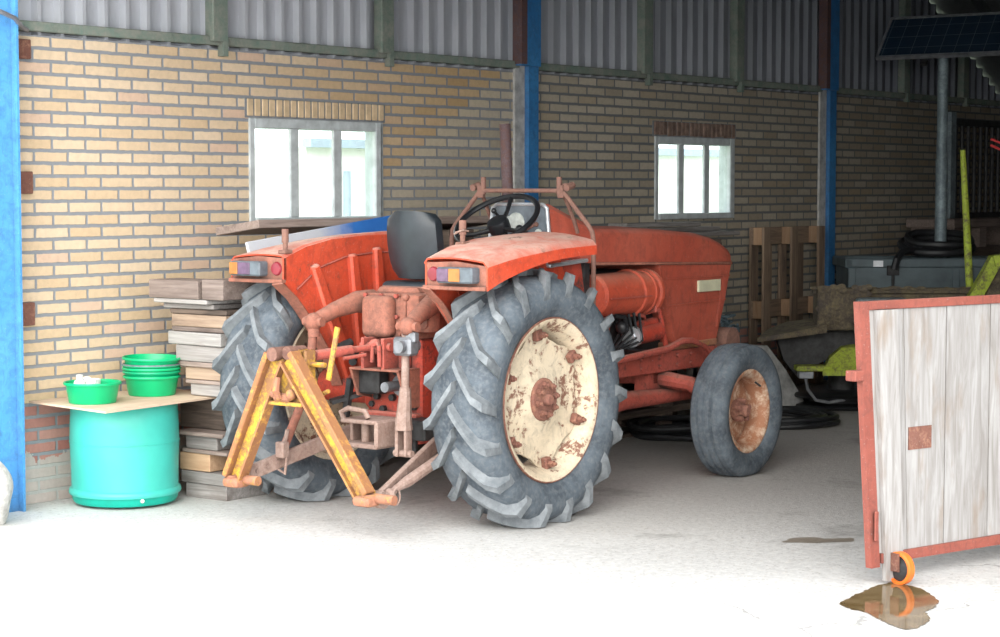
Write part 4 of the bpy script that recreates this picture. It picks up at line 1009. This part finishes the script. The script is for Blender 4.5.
# barred rack and wooden crates in the far corner
t=thing('barred_rack',(10.5,-.2,1.36),'dark barred metal rack standing on the wooden chest in the corner','rack')
m=MB(); m.bb(0,1.7,-.03,.03,0,.05); m.bb(0,1.7,-.03,.03,.86,.92); m.build('rack_rail','dark_metal',t)
m=MB(); m.bb(-.04,.06,-.05,.05,0,.98); m.build('rack_post','galvanised',t)
for k in range(12):
    m=MB(); m.cyl((.16+.135*k,0,.05),(.16+.135*k,0,.86),.02,n=8); m.build('bar','dark_metal',t)
t=thing('wooden_chest',(10.0,-.5,0),'brown wooden chest in the dark far corner beside the bin','chest')
m=MB(); m.bb(0,2.2,0,.42,0,1.10,bev=.01); m.build('chest_body','wood_dark',t)
m=MB(); m.bb(-.05,2.25,-.03,.45,1.28,1.36,bev=.01); m.bb(0,.14,0,.42,1.1,1.28); m.bb(.55,.7,0,.42,1.1,1.28); m.bb(1.3,1.45,0,.42,1.1,1.28); m.bb(2.0,2.2,0,.42,1.1,1.28); m.build('chest_top','wood_brown',t)

# rubble behind the front wheel
m=MB(); m.rings([[(6.15,-.9,0),(6.55,-.95,0),(6.65,-.55,0),(6.2,-.5,0)],[(6.12,-.85,.28),(6.40,-.85,.28),(6.45,-.6,.28),(6.12,-.55,.28)],[(6.0,-.8,.48),(6.20,-.8,.48),(6.2,-.6,.48),(6.0,-.6,.47)]]); tag(m.build('concrete_lump','wall_cap',ang=20),'tapered grey concrete lump behind the front wheel','concrete block')
m=MB(); random.seed(3)
for k in range(26):
    a=random.uniform(0,6.28); c=Vector((5.66+random.uniform(-.10,.14),-.66+random.uniform(-.08,.08),.62+random.uniform(-.02,.10)))
    pts=[c+Vector((.09*math.cos(a+j*.9)+random.uniform(-.03,.03),.06*math.sin(a+j*.9),random.uniform(-.03,.03))) for j in range(7)]
    m.tube(pts,.010,5)
m.tube([(5.68,-.66,.0),(5.68,-.66,.35),(5.68,-.66,.62)],[.16,.15,.12],10)
tag(m.build('net_heap','net_blue'),'heap of grey-blue netting behind the front wheel','net',kind='stuff')

# ------------------------------------------------------------------ wooden gate
ge=Vector((.965,-.26,0)); gn=Vector((-.26,-.965,0))
GT=thing('wooden_gate',(.797,-4.428,.075),'plank gate of whitewashed boards in a faded red steel frame','gate',rot=(0,0,math.atan2(-.26,.965))); GT.scale=(.955,.955,.955)
GL=2.2
def sl(z): return -.098*z/1.16
m=MB()
m.rings([[(sl(.0)-.002,-.022,.0),(.052+sl(.0),-.022,.0),(.052+sl(.0),.012,.0),(sl(.0)-.002,.012,.0)],[(sl(1.16)-.002,-.022,1.16),(.058+sl(1.16),-.022,1.16),(.058+sl(1.16),.012,1.16),(sl(1.16)-.002,.012,1.16)]])
m.build('stile','gate_red',GT)
m=MB(); m.bb(sl(1.16)+.054,GL,-.022,.012,1.122,1.160,bev=.003); m.build('top_rail','gate_red',GT)
m=MB(); m.rings([[(.06,-.022,.015),(.06,.012,.015),(.06,.012,.058),(.06,-.022,.058)],[(GL,-.022,.005),(GL,.012,.005),(GL,.012,.056),(GL,-.022,.056)]]); m.build('bottom_rail','gate_red',GT)
m=MB(); m.bb(GL-.08,GL,-.03,.03,.02,1.16); m.build('stile','gate_red',GT)
bd=[(.054,.105,-.034,.02),(.105,.237,.022,.194),(.240,.475,.198,.475),(.483,.775,.483,.775),(.783,1.05,.783,1.05),(1.058,1.34,1.058,1.34),(1.348,1.63,1.348,1.63),(1.638,1.9,1.638,1.9),(1.908,GL-.085,1.908,GL-.085)]
def gate_board(name,mat,bl,br,tl_,tr_,z0,z1,ya,yb):
    # built lying along its own x axis so that the grain follows the board
    m=MB(); m.rings([[(z0,-bl,-ya),(z0,-br,-ya),(z0,-br,-yb),(z0,-bl,-yb)],[(z1,-tl_,-ya),(z1,-tr_,-ya),(z1,-tr_,-yb),(z1,-tl_,-yb)]])
    o=m.build(name,mat,GT); o.matrix_local=Matrix(((0,-1,0,0),(0,0,-1,0),(1,0,0,0),(0,0,0,1))); return o
for q_ in bd: gate_board('board','gate_board',*q_,.058,1.122,-.010,.010)
gate_board('strut_board','gate_board',.082,.192,.0,.130,-.065,1.121,-.034,-.0105)
m=MB(); m.bb(.235,.385,-.014,-.0095,.497,.597); lbl(m.build('patch_plate','rust_plate',GT),'rusty patch plate')
m=MB(); m.bb(sl(.84)-.055,sl(.84)+.0,-.03,.03,.82,.865,bev=.004); m.build('latch','gate_red',GT)
m=MB(); m.bb(.0,.022,-.04,-.03,.12,.25,bev=.003); m.build('hinge_lug','gate_red',GT)
WC=(.130,-.066,-.006)
m=MB(); m.lathe([(.066,-.018),(.0725,-.014),(.0725,.014),(.066,.018),(.058,.018),(.058,-.018)],'X',WC,32,close=True); wl=m.build('caster_wheel','orange_rubber',GT)
m=MB(); m.lathe([(0,-.016),(.02,-.016),(.058,-.002),(.058,.006),(.02,.010),(0,.010)],'X',WC,24); m.build('wheel_disc','dark_metal',wl)
m=MB(); m.cyl((.10,-.066,-.006),(.152,-.066,-.006),.012,n=8); m.bb(.105,.112,-.08,-.022,-.02,.06); m.build('caster_fork','rust_plate',GT)

# ------------------------------------------------------------------ puddle, boulder
def blob(c,rx,ry,n,seed,z,amp=.22,ang=0):
    random.seed(seed); ph=[random.uniform(0,6.28) for _ in range(5)]
    P=[]
    for k in range(n):
        a=2*PI*k/n; f=1+amp*sum(math.sin((j+2)*a+ph[j])/(j+2) for j in range(5))
        x,y=rx*f*math.cos(a),ry*f*math.sin(a); P.append((c[0]+x*math.cos(ang)-y*math.sin(ang),c[1]+x*math.sin(ang)+y*math.cos(ang),z))
    return P
PU=[(0.387, -4.519), (0.509, -4.489), (0.622, -4.475), (0.743, -4.467), (0.847, -4.468), (0.913, -4.485), (0.906, -4.543), (0.882, -4.613), (0.802, -4.706), (0.695, -4.792), (0.564, -4.837), (0.46, -4.853), (0.357, -4.923), (0.201, -4.946), (0.14, -4.922), (0.182, -4.839), (0.249, -4.755), (0.317, -4.669), (0.333, -4.6)]
random.seed(5); P2=[]
for i in range(len(PU)):
    p0,p1,p2,p3=[Vector(PU[(i+j)%len(PU)]) for j in (-1,0,1,2)]
    for j in range(5):
        t_=j/5; q_=.5*((2*p1)+(p2-p0)*t_+(2*p0-5*p1+4*p2-p3)*t_*t_+(3*p1-p0-3*p2+p3)*t_**3); P2.append((q_.x+random.uniform(-.006,.006),q_.y+random.uniform(-.006,.006)))
PU=P2
m=MB(); m.b.faces.new([m.b.verts.new((x,y,.003)) for x,y in PU]); tag(m.build('puddle','puddle_water'),'shallow brown puddle on the ground in front of the gate wheel','puddle',kind='stuff')
m=MB(); m.b.faces.new([m.b.verts.new(p) for p in blob((1.60,-3.75,0),.16,.07,40,9,.002,.4,R(-40))]); tag(m.build('puddle','wet_concrete'),'small dark wet spot on the floor left of the gate','puddle',kind='stuff')
m=MB(); random.seed(11)
q=bmesh.ops.create_icosphere(m.b,subdivisions=4,radius=1)
for v in m.b.verts:
    d=v.co.normalized(); f=1+.07*math.sin(3*d.x+1)+.06*math.sin(4*d.y+2)+.05*math.sin(5*d.z)
    v.co=Vector((d.x*.15*f,d.y*.15*f,max(-.02,.15+d.z*.18*f)))
tag(m.build('boulder','stone_grey',loc=(-.51,-.30,.0),ang=60),'pale rounded boulder at the foot of the blue post','boulder')

# ------------------------------------------------------------------ camera, sky, light
cam=bpy.data.cameras.new('camera'); co=bpy.data.objects.new('camera',cam); COL.objects.link(co)
WA=math.atan(1540/1980); PT=math.atan(131.5/1980)
vd=Vector((math.cos(WA),math.sin(WA),0)); rtv=Vector((math.sin(WA),-math.cos(WA),0)); up=Vector((0,0,1))
fw=vd*math.cos(PT)-up*math.sin(PT); cu=up*math.cos(PT)+vd*math.sin(PT)
M=Matrix((rtv,cu,-fw)).transposed().to_4x4(); M.translation=Vector((-6.549,-8.209,1.65)); co.matrix_world=M
cam.sensor_width=36; cam.sensor_fit='HORIZONTAL'; cam.lens=1980/1000*36; cam.clip_end=300
S.camera=co
w=bpy.data.worlds.new('sky'); S.world=w; w.use_nodes=True
bg=w.node_tree.nodes['Background']; bg.inputs[0].default_value=(.93,.97,1.0,1); bg.inputs[1].default_value=3.6
sun=bpy.data.lights.new('sun','SUN'); so=bpy.data.objects.new('sun',sun); COL.objects.link(so)
sun.energy=3.4; sun.angle=R(50); sun.color=(1,.95,.87)
d=Vector((.80,.46,-.38)); so.rotation_euler=d.to_track_quat('-Z','Y').to_euler()
S.view_settings.view_transform='Standard'; S.view_settings.look='None'; S.view_settings.exposure=0
